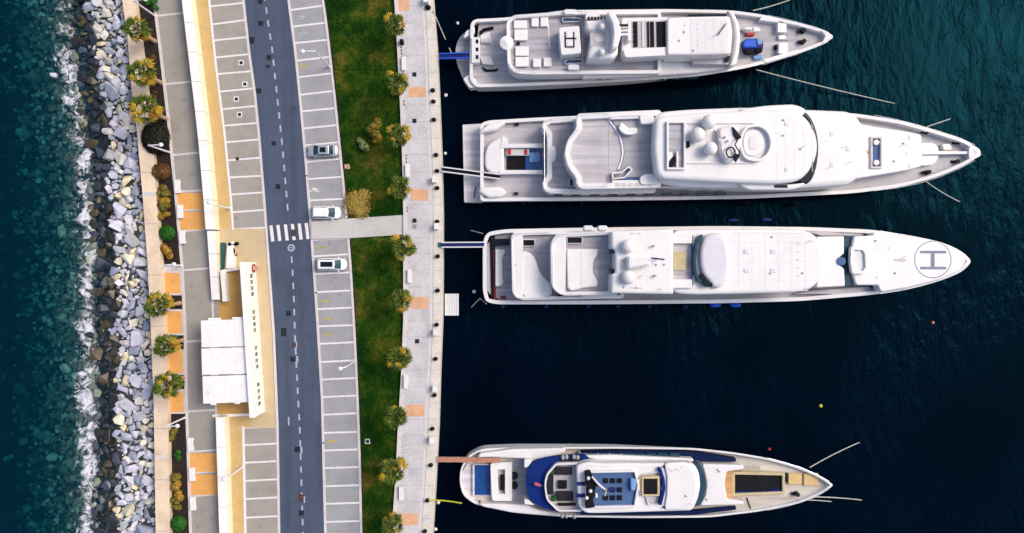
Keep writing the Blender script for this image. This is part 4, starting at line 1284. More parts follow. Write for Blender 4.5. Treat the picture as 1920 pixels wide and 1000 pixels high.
for pts in ('1053,34 1060,32 1090,34 1090,40 1056,42', '1058,115 1066,110 1092,111 1092,118 1060,121'):
    sub(ya, 'stair', pts, z, .5, 'deck_steel', 2, 'white', .085)
prism('life_raft', rect(1058, 17.5, 1080, 27), z, zU + .6, M['white2'], ya, r=3); prism('life_raft', rect(1065, 121, 1086, 131), z, zU + .6, M['white2'], ya, r=3)
# mid superstructure
zM = 6.9
crown_slab('deckhouse', '1096,40 1150,38 1160,60 1158,104 1148,112 1100,112 1104,90 1108,62 1098,58', z, zM, M['white'], ya, 4, .5)
prism('side_house', '1098,20 1124,19 1124,34 1098,36', z, zM - 1, M['white'], ya, r=2)
for k in range(7): prism('louvre', rect(1102 + k*6, 31.5, 1106 + k*6, 36.5), zM - 1.2, zM - .95, M['darkgrey'], ya, bev=0)
prism('inner_deck', '1106,60 1136,60 1136,86 1106,88', zM - .2, zM + .05, M['deck_grey'], ya, r=3)
prism('plunge_pool', rect(1114, 68, 1134, 80), zM, zM + .12, M['kerb'], ya, r=4)
dome('radar_dome', 1128, 50, 7, zM, M['white2'], ya); dome('radar_dome', 1128, 98, 7, zM, M['white2'], ya)
prism('mast_arch', '1137,22 1152,21 1163,45 1165,65 1158,90 1146,92 1150,64 1148,45', zM - .5, zM + 2.2, M['white'], ya, r=5, bev=.2)
for (a, b) in (((1148,52),(1180,50)), ((1150,58),(1178,57)), ((1150,66),(1178,64))):
    line_box('mast_spar', a, b, .28, zM + 1.0, zM + 1.3, M['white'], ya)
line_box('radar_scanner', (1150,47), (1178,47.5), .3, zM + 1.9, zM + 2.1, M['darkgrey'], ya)
prism('mast_post', rect(1177, 40, 1183, 76), zM - .5, zM + .9, M['white'], ya, r=1)
# engine casing area with louvres, then wheelhouse roof
prism('casing', '1166,34 1252,32 1252,104 1172,108 1166,98', z, zM - .6, M['white'], ya, r=3)
zc = zM - .6
prism('casing_deck', '1178,40 1250,38 1250,88 1184,91', zc - .1, zc + .02, M['deck_grey'], ya, bev=0)
for k, (x0, x1, mt) in enumerate(((1187,1195,'glass'),(1203,1207,'kerb'),(1213,1217,'glass'),(1219,1226,'black'),(1231,1247,'black'))):
    pn = prism('solar_panel' if x1 - x0 > 12 else 'louvre', [(x0, 41), (x1, 40.5), (x1 + 1, 88), (x0 + 1, 89)], zc, zc + .14, M[mt], ya, bev=.02)
    if x1 - x0 > 6:
        for q in range(1, 4): line_box('bar', (x0 + .5, 41 + q*12), (x1, 41 + q*12), .06, zc + .1, zc + .16, M['darkgrey'], pn)
for q in range(4): prism('vent', rect(1188, 47 + q*9, 1195, 52 + q*9), zc, zc + .3, M['black'], ya)
prism('white_locker', '1168,92 1252,88 1252,104 1172,108', zc - .2, zc + .5, M['white'], ya, r=4)
crown_slab('wheelhouse_roof', '1250,34 1296,32 1368,31 1373,60 1370,102 1296,104 1250,104', z, zM + .3, M['white'], ya, 5, .25)
prism('roof_panel', '1295,36 1362,35 1366,60 1364,97 1295,100', zM + .28, zM + .33, M['white2'], ya, r=3, bev=.02)
line_box('antenna', (1346,66), (1362,44), .12, zM + .5, zM + .62, M['cover'], ya)
for k in range(4): line_box('roof_seam', (1308 + k*15, 37), (1309 + k*15, 98), .05, zM, zM + .345, M['white3'], ya)
for y in (55, 85): prism('hatch', rect(1306, y-1, 1310, y+1), zM + .3, zM + .4, M['kerb'], ya)
prism('side_glass', '1290,27 1362,26 1362,31 1290,32', z, zM - 1.2, M['glass'], ya, bev=0)
prism('side_deck', '1296,105 1368,103 1366,121 1300,120', z, 4.9, M['deck_grey'], ya, bev=.02)  # grey colour stands in for the wheelhouse's shade here
prism('side_glass', '1362,106 1370,104 1366,116 1360,114', z, 5.4, M['glass'], ya, bev=.02)
crown_slab('bridge_wing', '1362,20 1374,22 1385,45 1388,72 1385,100 1380,122 1366,126 1375,100 1378,72 1375,46', z - .6, 5.2, M['white'], ya, 5, .3)
crown_slab('side_house', '1104,119 1240,114 1372,121 1372,128 1300,138 1200,144 1090,148 1095,128', z - 1.2, 3.5, M['white'], ya, 5, .3)
windows(ya, [(1060 + k*21, 150.3 - k*.55) for k in range(13)], -.1, .7, (0, -.25), 'glass_teal', .1)
windows(ya, [(1118 + k*17, 146.3 - k*.95) for k in range(3)], 1.8, 2.9, (0, -.1), 'glass', .2)
# foredeck gear
zf = 2.0
for (x0,y0,x1,y1) in ((1458,40,1475,61),(1460,80,1477,101)):
    prism('hatch', rect(x0, y0, x1, y1), zf - .5, zf + .9, M['white'], ya, r=2)
prism('hatch', rect(1460, 66, 1474, 74), zf, zf + .5, M['white'], ya, r=2)
for y in (66, 76): line_box('anchor_chain', (1472, y), (1500, y - .5), .12, zf, zf + .1, M['cover'], ya)
winch(1504, 60, 2.22, '', ya); winch(1504, 80, 2.22, '', ya)
prism('mooring_locker', '1428,30 1500,44 1496,48 1424,38', zf - .5, zf + .9, M['white'], ya, r=2); prism('mooring_locker', '1430,112 1498,92 1502,98 1436,118', zf - .5, zf + .9, M['white'], ya, r=2)
prism('bow_platform', '1538,56 1562,66 1562,72 1540,82 1548,68', 2.0, 3.4, M['white2'], ya, r=3)
rail(ya, [(1440,29),(1470,35),(1500,43),(1530,51),(1552,60)], 2.9, .8)
rail(ya, [(1440,118),(1470,109),(1500,100),(1530,89),(1552,79)], 2.9, .8)
# jet ski and tender on the foredeck
zf = 1.78
js = empty('jet_ski', W(1410, 58, zf), 'white and red jet ski lying on the foredeck of the uppermost yacht', 'jet ski')
prism('hull', '1391,54 1400,50 1420,50 1429,55 1420,60 1400,61', zf + .02, zf + .6, M['white'], js, r=4, bev=.15)
prism('seat', rect(1397, 54, 1410, 57), zf + .6, zf + .85, M['kerb'], js, r=1)
prism('side_panel', '1398,61.5 1416,61 1416,66.5 1400,67', zf + .02, zf + .5, M['red'], js, r=2, bev=.1)
line_box('handlebar', (1412,51.5), (1412,58.5), .12, zf + .85, zf + .95, M['black'], js)
td = empty('tender_boat', W(1412, 88, zf), 'small tender under bright blue cover on the foredeck of the uppermost yacht', 'boat')
prism('hull', '1392,80 1398,72 1424,72 1432,78 1432,92 1424,100 1396,100', zf + .02, zf + .7, M['navy'], td, r=5, bev=.2)
prism('cover', '1393,79 1399,73 1418,73 1420,90 1394,90', zf + .7, zf + 1.1, M['blue'], td, r=4, bev=.2)
prism('bow_cover', '1419,73 1428,74 1430,83 1420,85', zf + .7, zf + .95, M['lightblue'], td, r=3, bev=.15)
prism('outboard', '1396,92 1414,90 1418,101 1398,103', zf + .7, zf + 1.1, M['black'], td, r=3, bev=.15)
prism('console', '1415,90 1428,88 1431,97 1420,101', zf + .7, zf + 1.2, M['black'], td, r=3, bev=.15)
prism('small_raft', '1411,104 1428,101 1432,110 1414,113', zf + .02, zf + .5, M['lightblue'], ya, r=4, bev=.15)
prism('fuel_can', rect(1452, 84, 1459, 93), zf - .2, zf + .5, M['black'], ya, r=2)

# ---------------------------------------------------------------- the largest yacht with three domes
yb = empty('superyacht', W(1350, 290, WZ), 'largest white superyacht with curved aft terraces and three radar domes', 'yacht', 'superyachts moored stern to the quay')
hull('900,232,10 915,226 1000,221 1200,212 1400,207 1600,212 1690,226 1760,246 1815,264 1843,287,10 1815,308 1760,332 1690,351 1600,363 1400,373 1200,376 1000,377 900,378,8',
     1.6, 4.2, 1.0, .55, M['white'], M['deck_grey'], yb, 26, .55, 4.5, M['boot'])
sp = prism('swim_platform', '867,234 905,232 905,380 870,380', WZ + .3, -.6, M['teak_pale'], yb, r=2)
line_box('edge_trim', (869,235), (872,379), .18, WZ + .3, -.56, M['white'], sp)
# aft cockpit
prism('cockpit_deck', '905,236 1018,230 1018,372 905,374', .55, .75, M['teak'], yb, bev=.02)
for pts in ('896,250 915,232 945,227 948,232 930,246 900,251', '896,360 902,352 938,350 952,362 940,371 915,372'):
    crown_slab('quarter_wing', pts, .5, 2.2, M['white'], yb, 6, .4)
crown_slab('transom_block', '908,292,20 914,272 935,258 945,256 945,328 920,326 909,316', .6, 1.9, M['white'], yb, 10, .3)
prism('transom_wing', '940,254 952,260 952,270 940,272', .6, 2.0, M['white'], yb, r=2)
prism('pool_wall', '938,270 1018,269 1018,277 938,278', .6, 2.0, M['white'], yb, r=1); prism('pool_wall', '936,319 1018,319 1018,326 936,327', .6, 2.0, M['white'], yb, r=1)
prism('dark_pool', rect(950, 293, 987, 319), .7, .95, M['black'], yb, bev=0)
prism('pool', rect(985, 278, 1018, 319), .7, 1.0, M['pool'], yb, bev=0)
sb = pad(949, 279, 992, 292, .76, 'grey sun bed with two red cushions by the pool of the largest yacht', 'kerb', .7)
for x in (955, 986): prism('red_cushion', rect(x-3, 280, x+3, 290), 1.46, 1.6, M['red'], sb, r=1)
pad(992, 286, 1012, 304, .96, 'pale blue float in the aft pool of the largest yacht', 'lightblue', .3, 'float', name='pool_float')
for (x, y) in ((969,233),(968,363)): prism('locker', rect(x-4, y-2.5, x+4, y+2.5), .7, 1.2, M['darkgrey'], yb)
# terrace one
z1 = 4.3
tray('1016,240,8 1017,230,8 1030,222,8 1090,218 1230,214 1230,362 1090,364 1030,363,8 1018,355,8 1017,340,6 1026,330,6 1026,252,6', .7, z1, .75, .75, M['white'], M['teak2'], yb, 6)
ov = disc('oval_skylight', 1036.5, 290, 1, z1 - .7, z1 - .2, M['cushion'], yb)
bpy.data.objects.remove(ov)
tb = empty('oval_table', W(1036.5, 290, z1 - .75), 'oval white table on the lower aft terrace of the largest yacht', 'table')
c = W(1036.5, 290, z1 - .2); m = MB().ball((c.x, c.y, z1 - .12), .55, 1.35, .1, 18, 4, -.9); m.build('table_top', M['cushion'], tb, True)
MB().cyl((c.x, c.y), .25, z1 - .74, z1 - .2, 10).build('leg', M['steel'], tb)
prism('flag_box', rect(1016, 289.5, 1025, 292), z1, z1 + .12, M['red'], yb)
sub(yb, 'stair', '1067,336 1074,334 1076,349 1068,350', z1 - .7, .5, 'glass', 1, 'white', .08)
# terrace two
z2 = 7.2
tray('1080,222,10 1084,213,8 1240,206 1240,352 1090,355 1080,346,8 1080,334,8 1064,312 1058,290 1063,264 1081,240', z1 - .7, z2, .85, .8, M['white'], M['teak'], yb, 7)
zt = z2 - .8
m = MB(); pts = [(1143,217),(1144,230),(1152,240),(1161,255),(1166,272),(1167,288),(1164,305),(1158,318)]
m.tube([W(x, y, zt + .03) for x, y in pts], .2, 5); m.build('threshold', M['white2'], yb)
prism('inner_deck', '1146,222 1146,230 1154,240 1163,255 1168,272 1169,288 1166,305 1160,318 1148,332 1148,345 1230,345 1230,216', zt - .05, zt + .02, M['deck_steel'], yb, bev=0)  # steel blue border: the overhang's shade put into the floor colour
prism('inner_deck_planks', '1148,226 1156,240 1165,255 1170,272 1171,288 1168,305 1162,318 1150,332 1225,332 1225,226', zt - .05, zt + .035, M['teak2'], yb, bev=0)  # darker planks than the open terrace, painted for the overhang's shade
sf = empty('curved_sofa', W(1178, 242, zt), 'white curved banana shaped sofa on the upper aft terrace', 'sofa')
m = MB(); pts = [W(x, y, zt + .5) for x, y in ((1164,235),(1167,242),(1175,246.5),(1184,247),(1192,244))]
prism('seat', '1159,236 1166,229 1172,234 1178,240 1194,239 1196,247 1186,253 1174,253 1164,247', zt + .04, zt + .8, M['cushion'], sf, r=5, bev=.2)
prism('backrest', '1160,240 1163,238 1170,247 1186,250 1194,245 1195,249 1186,253 1174,253 1164,247', zt + .8, zt + 1.0, M['cushion'], sf, r=3, bev=.08)
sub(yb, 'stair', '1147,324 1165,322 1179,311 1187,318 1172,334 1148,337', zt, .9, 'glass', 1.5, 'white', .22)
prism('bulwark_box', '1199,216 1226,214 1226,232 1202,233', zt, z2 + .3, M['white'], yb, r=3); prism('bulwark_box', '1200,332 1210,326 1232,327 1232,346 1201,346', zt, z2 + .3, M['white'], yb, r=4)
prism('side_locker', '1143,219 1200,216 1200,222 1145,224', zt, z2, M['white'], yb, r=1); prism('side_locker', '1147,338 1235,338 1235,352 1150,352', zt, z2 - .1, M['white'], yb, r=2)
for k in range(6): prism('cushion', rect(1154 + k*12, 343, 1164 + k*12, 350), z2 - .12, z2 + .06, M['kerb'], yb, r=2)
for k in range(6): prism('deck_light', rect(1088 + k*6.5, 224, 1091 + k*6.5, 226.5), zt, zt + .1, M['kerb'], yb, bev=0)
# superstructure
z3 = 9.6
crown_slab('deckhouse', '1222,212 1290,206 1400,202 1600,210,30 1622,250 1624,290 1612,330 1590,348,20 1500,354 1300,352 1228,346', .6, 7.6, M['white'], yb, 24, .7)
crown_slab('wheelhouse_glass', '1380,212 1460,203 1512,208 1529,238 1535,275 1531,314 1519,346 1480,352 1390,350', 7.3, 8.5, M['glass'], yb, 26, .3)
crown_slab('wing_station', '1380,206 1440,198 1490,196 1512,206 1504,220 1400,222', 7.3, 8.9, M['white'], yb, 14, .4)
crown_slab('wing_station', '1380,344 1400,338 1505,336 1512,348 1485,357 1400,357', 7.3, 8.5, M['white'], yb, 12, .3)
prism('wing_window', '1452,347 1477,347 1477,352.5 1452,352.5', 8.3, 8.56, M['glass'], yb, bev=.02)
crown_slab('sun_deck', '1228,224 1240,219 1300,213 1400,208 1460,206 1500,211 1524,240 1533,275 1524,312 1500,340 1460,346 1350,342 1240,336 1230,326 1224,280', 7.3, z3, M['white'], yb, 18, .5)
sub(yb, 'sun_deck_well', '1250,227 1286,227 1286,318 1250,318', z3, .5, 'teak2', 2, 'white', .3)
prism('well_seat', '1252,285 1261,285 1262,316 1252,316', z3 + .02, z3 + .4, M['white'], yb, r=1); prism('dark_panel', '1255,302 1265,290 1268,300 1262,314 1254,314', z3 + .4, z3 + .5, M['black'], yb, r=2)
prism('well_seat', '1268,284 1272,284 1272,316 1268,316', z3 + .02, z3 + .5, M['white'], yb, r=1); prism('dark_panel', '1287,265 1293,264 1294,276 1287,278', z3 + .3, z3 + .55, M['black'], yb, r=1)
sub(yb, 'spa_pool_deck', '1395,236 1425,232 1443,244 1451,268 1443,292 1425,304 1395,300 1385,268', z3, .7, 'white2', 14, 'white', .35)
prism('spa_pool', '1398,245 1418,242 1430,252 1434,268 1430,284 1418,294 1398,291 1392,268', z3, z3 + .25, M['white'], yb, r=10, bev=.1)
prism('spa_step', '1404,256 1418,254 1424,268 1418,282 1404,280', z3 + .2, z3 + .33, M['white2'], yb, r=8)
for y in (231, 306): line_box('trim', (1290, y), (1415, y), .12, z3, z3 + .22, M['white2'], yb)
dome('radar_dome', 1329, 229, 13.5, z3 + .05, M['white'], yb, .95, .7); dome('radar_dome', 1308, 253, 14, z3 + .05, M['white'], yb, .95, .7); dome('radar_dome', 1332, 279, 13, z3 + .05, M['white'], yb, .95, .7)
mst = prism('mast', '1346,240 1376,232 1392,262 1382,300 1362,306 1350,285', z3, z3 + 1.2, M['white'], yb, r=8, bev=.3)
prism('mast_panel', '1374,237 1382,246 1391,258 1383,263 1376,252', z3 + 1.2, z3 + 1.5, M['darkgrey'], yb, r=1); prism('mast_panel', '1378,288 1389,290 1380,305 1376,297', z3 + 1.2, z3 + 1.5, M['darkgrey'], yb, r=1)
MB().tube([W(1385, 258, z3 + 1.7), W(1378, 272, z3 + 2.0), W(1388, 288, z3 + 1.7)], .1, 6).build('mast_spar', M['cover'], yb)
m = MB(); c = W(1370, 286, z3 + 1.6)
m.tube([(c.x + .62*math.cos(6.283*k/14), c.y + .72*math.sin(6.283*k/14), z3 + 1.6) for k in range(15)], .11, 6); m.build('ring_antenna', M['cover'], yb)
for (x, y) in ((1342,244),(1350,262),(1362,256),(1368,263)): prism('antenna', rect(x-1.5, y-1.5, x+1.5, y+1.5), z3 + 1.0, z3 + 1.9, M['steel'], yb, bev=0)
for k in range(5):
    x = 1455 + k*17; line_box('roof_seam', (x, 214 + k*5), (x + 1, 338 - k*4), .05, z3 - .2, z3 + .012, M['white3'], yb)
for y in (252, 294): line_box('roof_seam', (1452, y), (1526, y), .05, z3 - .2, z3 + .014, M['white3'], yb)
for y in (240, 265, 300, 325): line_box('roof_seam', (1545, y), (1612, y - (y-285)*.1), .05, 7.3, 7.615, M['white3'], yb)
for (x, y) in ((1560,252),(1560,308),(1590,280),(1475,232),(1475,318)): prism('roof_hatch', rect(x-4, y-4, x+4, y+4), 7.0 if x > 1540 else z3 - .1, 7.66 if x > 1540 else z3 + .08, M['white3'], yb, r=1.5)
rail(yb, [(1640,216),(1680,224),(1720,234),(1760,246),(1800,259),(1828,272)], 3.9, .9); rail(yb, [(1640,358),(1680,353),(1720,345),(1760,333),(1800,316),(1828,301)], 3.9, .9)
line_box('side_stripe', (1235, 350.5), (1460, 355), .12, 4.5, 6.6, M['white3'], yb)
# foredeck
zF = 4.4
crown_slab('raised_foredeck', '1596,230 1640,238 1700,247 1727,253,6 1729,312,6 1700,320 1640,330 1590,338', .6, zF, M['white'], yb, 8, .2)
sub(yb, 'foredeck_well', rect(1633, 256, 1655, 316), zF, .35, 'deck_steel', 1, 'kerb', .3)
for y in (267, 305): disc('round_stool', 1644, y, 5, zF, zF + .6, M['cushion'], yb)
prism('hatch', rect(1626, 282, 1633, 289), zF, zF + .1, M['sand'], yb)
for y in (258, 311): line_box('trim', (1705, y-4), (1705, y+4), .1, zF, zF + .06, M['kerb'], yb)
prism('anchor_locker', '1727,268 1750,268 1760,276 1760,296 1752,308 1728,312', .6, 3.4, M['white'], yb, r=5)
prism('bow_beam', '1718,283 1822,284 1822,289 1718,290', .6, 3.9, M['white'], yb, r=1)
prism('bow_cover', '1766,270 1782,270 1786,280 1770,282', .6, 3.5, M['white'], yb, r=3)
prism('stem_platform', '1818,268 1838,280 1840,292 1818,304 1816,287', 2.2, 4.1, M['white2'], yb, r=4)
for (x, y) in ((1735,248),(1757,249),(1792,269),(1790,304),(1737,324)): winch(x, y, 2.7, '', yb)
windows(yb, [(1030 + k*34, 364 - k*.1) for k in range(11)], 2.2, 3.4, (0, -.16), 'glass_teal', .25)
for x in (980, 1090, 1402, 1492): 
    c = W(x, 380, .2); MB().ball((c.x, c.y - .1, -.3), .35, .35, 1.1, 10, 8).build('fender', M['black'], yb, True)

# ---------------------------------------------------------------- yacht with the helipad
yc = empty('superyacht', W(1350, 495, WZ), 'white superyacht with H helipad circle painted on its foredeck', 'yacht', 'superyachts moored stern to the quay')
hull('905,455,14 912,436,10 945,430 1100,427 1350,424 1520,426 1640,431 1725,445 1775,457 1806,473 1823,490,8 1806,509 1775,523 1725,538 1640,553 1500,565 1350,569 1100,571 930,571 910,566,8 905,545,10',
     1.4, 4.0, 1.0, .6, M['white'], M['deck_grey'], yc, 26, .5, 4, M['boot'])
# aft cockpit
prism('cockpit_deck', '926,437 962,437 962,565 928,565', .35, .5, M['teak2'], yc, bev=0)
prism('aft_trench', '918,442 928,440 929,562 921,562', .35, .6, M['glass'], yc, r=2)
prism('red_trim', '924,470 929,470 930,560 926,560', .5, .85, M['crimson'], yc, bev=.02)
for (x, y) in ((925,438),(930,562),(944,558)): prism('red_cushion', rect(x-5, y-2.5, x+5, y+2.5), .5, 1.0, M['crimson'], yc, r=1)
prism('locker', '922,448 955,448 955,460 922,462', .5, 1.1, M['glass'], yc, r=2)
so = empty('aft_sofa', W(938, 500, .5), 'white C shaped sofa in the aft cockpit of the helipad yacht', 'sofa')
prism('seat', '929,468 947,468 947,474 942,482 942,520 944,530 938,537 929,537', .52, 1.1, M['cushion'], so, r=3, bev=.1)
prism('backrest', '929,468 933,468 934,537 929,537', 1.1, 1.35, M['cushion'], so, r=1, bev=.05)
# terraces
za = 3.9
tray('958,448,10 962,436,8 1000,434 1100,432 1170,432 1170,560 975,563,12 962,552,12', .4, za, .55, .7, M['white'], M['teak2'], yc, 6)
prism('terrace_bench', '958,440 980,438 980,560 968,560 960,548', za - .7, za + .05, M['white'], yc, r=5)
prism('sun_lounge', '979,470 994,474 1004,486 1010,505 1018,520 1034,533 1036,556 985,560 976,548', za - .7, za - .05, M['cushion'], yc, r=10, bev=.15)
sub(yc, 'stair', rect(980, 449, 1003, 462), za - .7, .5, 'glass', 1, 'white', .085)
prism('ensign_socket', rect(963, 496, 971, 499), za + .05, za + .12, M['kerb'], yc)
zb3 = 6.5
tray('1032,456,14 1042,438,12 1160,433 1160,553 1052,555,14 1034,540,12', za - .7, zb3, .55, .7, M['white'], M['teak2'], yc, 6)
prism('terrace_bench', '1034,450 1046,440 1062,438 1060,552 1048,552 1036,540', zb3 - .7, zb3 + .05, M['white'], yc, r=6)
prism('sun_lounge', '1062,467 1121,467,3 1121,478 1112,490 1111,512 1121,528 1121,538 1095,540 1070,546 1064,540', zb3 - .7, zb3 - .1, M['cushion'], yc, r=5, bev=.15)
line_box('seam', (1090, 469), (1090, 540), .05, zb3 - .15, zb3 - .08, M['kerb'], yc)
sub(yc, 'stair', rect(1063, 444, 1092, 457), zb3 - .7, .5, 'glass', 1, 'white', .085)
prism('drain_channel', rect(1045, 552, 1092, 556), za, za + .3, M['glass'], yc, bev=0)
for x in (1103, 1130): prism('life_raft', rect(x-9, 423, x+9, 433), zb3 - .7, zb3 + .4, M['white2'], yc, r=4, bev=.15)
# top superstructure
zc3 = 9.2
crown_slab('deckhouse', '1145,434 1262,430 1262,552 1145,550 1146,515 1153,512 1153,470 1146,466', za, zc3, M['white'], yc, 3, .35)
for y0 in (466, 505): prism('window', rect(1147, y0, 1153, y0 + 9), za, zc3 - .8, M['glass'], yc, bev=0)
dome('radar_dome', 1178, 462, 13, zc3, M['white'], yc, .8, .4); dome('radar_dome', 1178, 520, 13, zc3, M['white'], yc, .8, .4)
prism('mast', '1176,480 1218,482 1222,498 1176,506', zc3, zc3 + 1.4, M['white'], yc, r=6, bev=.3)
line_box('radar_scanner', (1221,484), (1246,487), .22, zc3 + 1.6, zc3 + 1.8, M['navy'], yc)
MB().tube([W(1233, 485.5, zc3), W(1233, 485.5, zc3 + 1.6)], .12).build('scanner_post', M['white2'], yc)
for (x, y) in ((1183,489),(1228,461),(1231,517)): prism('antenna', rect(x-1.6, y-1.6, x+1.6, y+1.6), zc3, zc3 + .9, M['steel'], yc, bev=0)
for (x, y) in ((1186,438),(1198,438),(1188,540),(1200,540)): prism('hatch', rect(x-4, y-1.5, x+4, y+1.5), zc3 - .02, zc3 + .06, M['kerb'], yc)
# forward roof with pool terrace
zr = 8.0
crown_slab('long_roof', '1258,432 1300,430 1500,430 1528,440 1540,465 1541,490 1538,520 1522,542 1490,549 1300,553 1258,550', za - 3.3, zr, M['white'], yc, 16, .4)
sub(yc, 'pool_terrace', '1256,441 1303,439 1303,539 1256,541', zr, .4, 'teak', 2, 'white', .25)
prism('terrace_shade_edge', rect(1297, 458, 1304, 522), zr + .0, zr + .3, M['deck_steel'], yc)
for (y0, y1) in ((440, 457), (524, 541)): prism('lounge', rect(1257, y0, 1298, y1), zr + .02, zr + .6, M['cushion'], yc, r=2, bev=.1)
prism('pool_cover', rect(1262, 472, 1287, 508), zr + .02, zr + .3, M['sand'], yc, r=3, bev=.06)
m = [(1320,440),(1309,460),(1305,490),(1308,515),(1318,530),(1310,530),(1302,515),(1299,490),(1303,458),(1312,440)]
prism('curved_window', m, zr, zr + 1.2, M['glass_teal'], yc, r=4)
crown_slab('lounge_roof', '1318,445 1330,438 1350,437 1363,450 1368,490 1362,525 1350,540 1336,541 1328,528 1315,515 1310,490 1311,465', zr, zr + .9, M['white3'], yc, 12, .5)
prism('stair', '1311,515 1320,515 1328,529 1336,531 1336,538 1322,538 1316,528', zr + .1, zr + 1.0, M['glass'], yc, r=2)
for k in range(5): prism('deck_light', rect(1494, 456 + k*15, 1500, 458 + k*15), zr - .02, zr + .05, M['kerb'], yc, bev=0)
for k in range(6):
    x = 1385 + k*25; line_box('roof_seam', (x, 436), (x, 545), .05, zr - .2, zr + .012, M['white3'], yc)
for y in (455, 490, 526): line_box('roof_seam', (1372, y), (1532, y), .05, zr - .2, zr + .014, M['white3'], yc)
for (x, y) in ((1400,472),(1400,508),(1450,472),(1450,508)): prism('roof_hatch', rect(x-5, y-4, x+5, y+4), zr - .1, zr + .1, M['white3'], yc, r=1.5)
for y in (437, 545): line_box('gutter', (1375, y), (1515, y), .1, zr - .3, zr - .02 + .05, M['white3'], yc)
rail(yc, [(1650,433),(1690,440),(1725,446),(1760,454),(1790,466),(1812,480)], 4.0, .6); rail(yc, [(1650,551),(1690,545),(1725,537),(1760,527),(1790,515),(1812,500)], 4.0, .6)
# forward decks
crown_slab('forward_house', '1530,444 1582,443 1582,476 1574,482 1574,498 1582,504 1584,537 1530,540', .4, 5.0, M['white'], yc, 3, .2)
disc('round_table', 1578, 490, 8, 4.2, 5.2, M['deck_steel'], yc)
prism('cross_trench', '1582,442 1600,442 1598,462 1594,470 1593,510 1599,520 1602,536 1584,536', .4, 4.0, M['glass_teal'], yc, r=2)
zh = 4.6
crown_slab('helideck', '1600,443 1634,442,3 1637,436 1700,442 1760,454 1796,471 1811,490 1796,509 1760,525 1700,540 1650,548 1645,535,3 1604,535 1598,515 1596,468', .4, zh, M['white'], yc, 5, .2)
tray('1596,462 1622,464 1628,475 1629,503 1622,514 1598,514 1594,490', zh - .1, zh + .6, .5, .35, M['white'], M['white2'], yc, 4, 'seat_rim', 'seat')
prism('bow_hatch', '1677,487 1696,483 1697,491 1679,489', zh, zh + .12, M['kerb'], yc, r=1); prism('bow_hatch', rect(1696, 484.5, 1701, 489.5), zh, zh + .14, M['cushion'], yc, r=1)
hm = plain('grey_helipad_paint', lin(135, 140, 162), .7, .1, 1)
m = MB(); c = W(1749, 487, zh + .006); R_ = 35 / PX * (CH - zh) / CH
for k in range(48):
    a, b = 6.28318*k/48, 6.28318*(k+1)/48
    m.add([(c.x + q*math.cos(t), c.y + q*math.sin(t), zh + .006) for t in (a, b) for q in (R_ - .13, R_)], [(0, 1, 3, 2)])
m.build('helipad_circle', hm, yc)
m = MB()
for (x0, y0, x1, y1) in ((1725,470.5,1774,475.5),(1725,500.5,1774,505.5),(1745,475.6,1752.5,500.4)):
    a, b = W(x0, y1, zh), W(x1, y0, zh); m.add([(a.x, a.y, zh + .008), (b.x, a.y, zh + .008), (b.x, b.y, zh + .008), (a.x, b.y, zh + .008)], [(0, 1, 2, 3)])
m.build('helipad_letter', hm, yc)
prism('upper_side_deck', '1500,434 1636,434 1637,442 1540,442 1528,438', .4, 2.6, M['deck_grey'], yc, bev=0)  # plain grey deck paint, same as the main deck
prism('side_trench', rect(1622, 435.5, 1637, 442), 2.0, 2.9, M['glass_teal'], yc, bev=0)
prism('side_deck', '1490,551 1530,545 1650,536 1650,546 1580,552', .4, 2.6, M['deck_grey'], yc, bev=0)
for k in range(3): prism('side_hatch', rect(1633 + k*6, 534, 1637.5 + k*6, 541), 2.0, 2.95, M['glass_teal'], yc, bev=0)
for k, x in enumerate((943, 1024, 1103, 1159, 1217, 1286)):
    c = W(x, 575, -.4); o = MB().ball((c.x, c.y, -.6), .32, .32, .9, 10, 8).build('fender', M['navy'], yc, True)
for (x, y) in ((1375,413),(1438,412)):
    c = W(x, y, -1.2); MB().ball((c.x, c.y, -1.5), .9, .32, .32, 12, 8).build('fender', M['navy'], yc, True)
for (x) in (1342, 1380):
    c = W(x, 572, -1.2); MB().ball((c.x, c.y, -1.5), .95, .42, .42, 12, 8).build('fender', M['blue'], yc, True)
prism('boarding_step', rect(1240, 562, 1336, 568), WZ, .9, M['white'], yc, bev=.05)

# ---------------------------------------------------------------- yacht with the blue decks (bottom)
yd = empty('superyacht', W(1210, 906, WZ), 'lowest and smallest white superyacht with royal blue decks', 'yacht', 'superyachts moored stern to the quay')
hull('861,905,14 863,880,10 876,856,10 900,842 960,839 1150,838 1300,840 1380,849 1440,859 1500,876 1540,894 1564,910,6 1540,927 1500,944 1430,959 1330,971 1200,972 1060,970 960,962 890,946,10 868,930,10',
     1.0, 2.6, .8, .32, M['white'], M['teak_cream'], yd, 24, .55, 3, M['boot'])
# aft
prism('beach_deck', '866,885 884,856 890,862 890,945 876,936 867,922', -.1, .25, M['teak_pale'], yd, r=6)
sub(yd, 'pool', rect(886, 871, 921, 931), .2, .5, 'pool', 2, 'teak_pale', .1)
tray('919,868,8 960,867 960,940 922,940,8', .2, 1.3, 1.1, .75, M['cushion'], M['deck_grey'], yd, 3, 'sofa', 'sofa_floor')
prism('table', rect(938, 892, 954, 920), .6, 1.15, M['black'], yd, r=1)
for y in (893, 911): disc('stool', 964, y, 7, .25, .75, M['darkgrey'], yd)
prism('aft_deck', '960,866 986,862 986,946 960,944', .1, .3, M['teak'], yd, bev=0)
for k in range(7): prism('boarding_stud', rect(898 + k*8, 939.5 + k*.6, 903 + k*8, 942 + k*.6), .2, .4, M['darkgrey'], yd)
crown_slab('quarter_bulwark', '900,850 960,842 1060,840 1060,848 1030,858 1000,866 985,860 920,857 895,858', .1, 2.2, M['white'], yd, 6, .2)
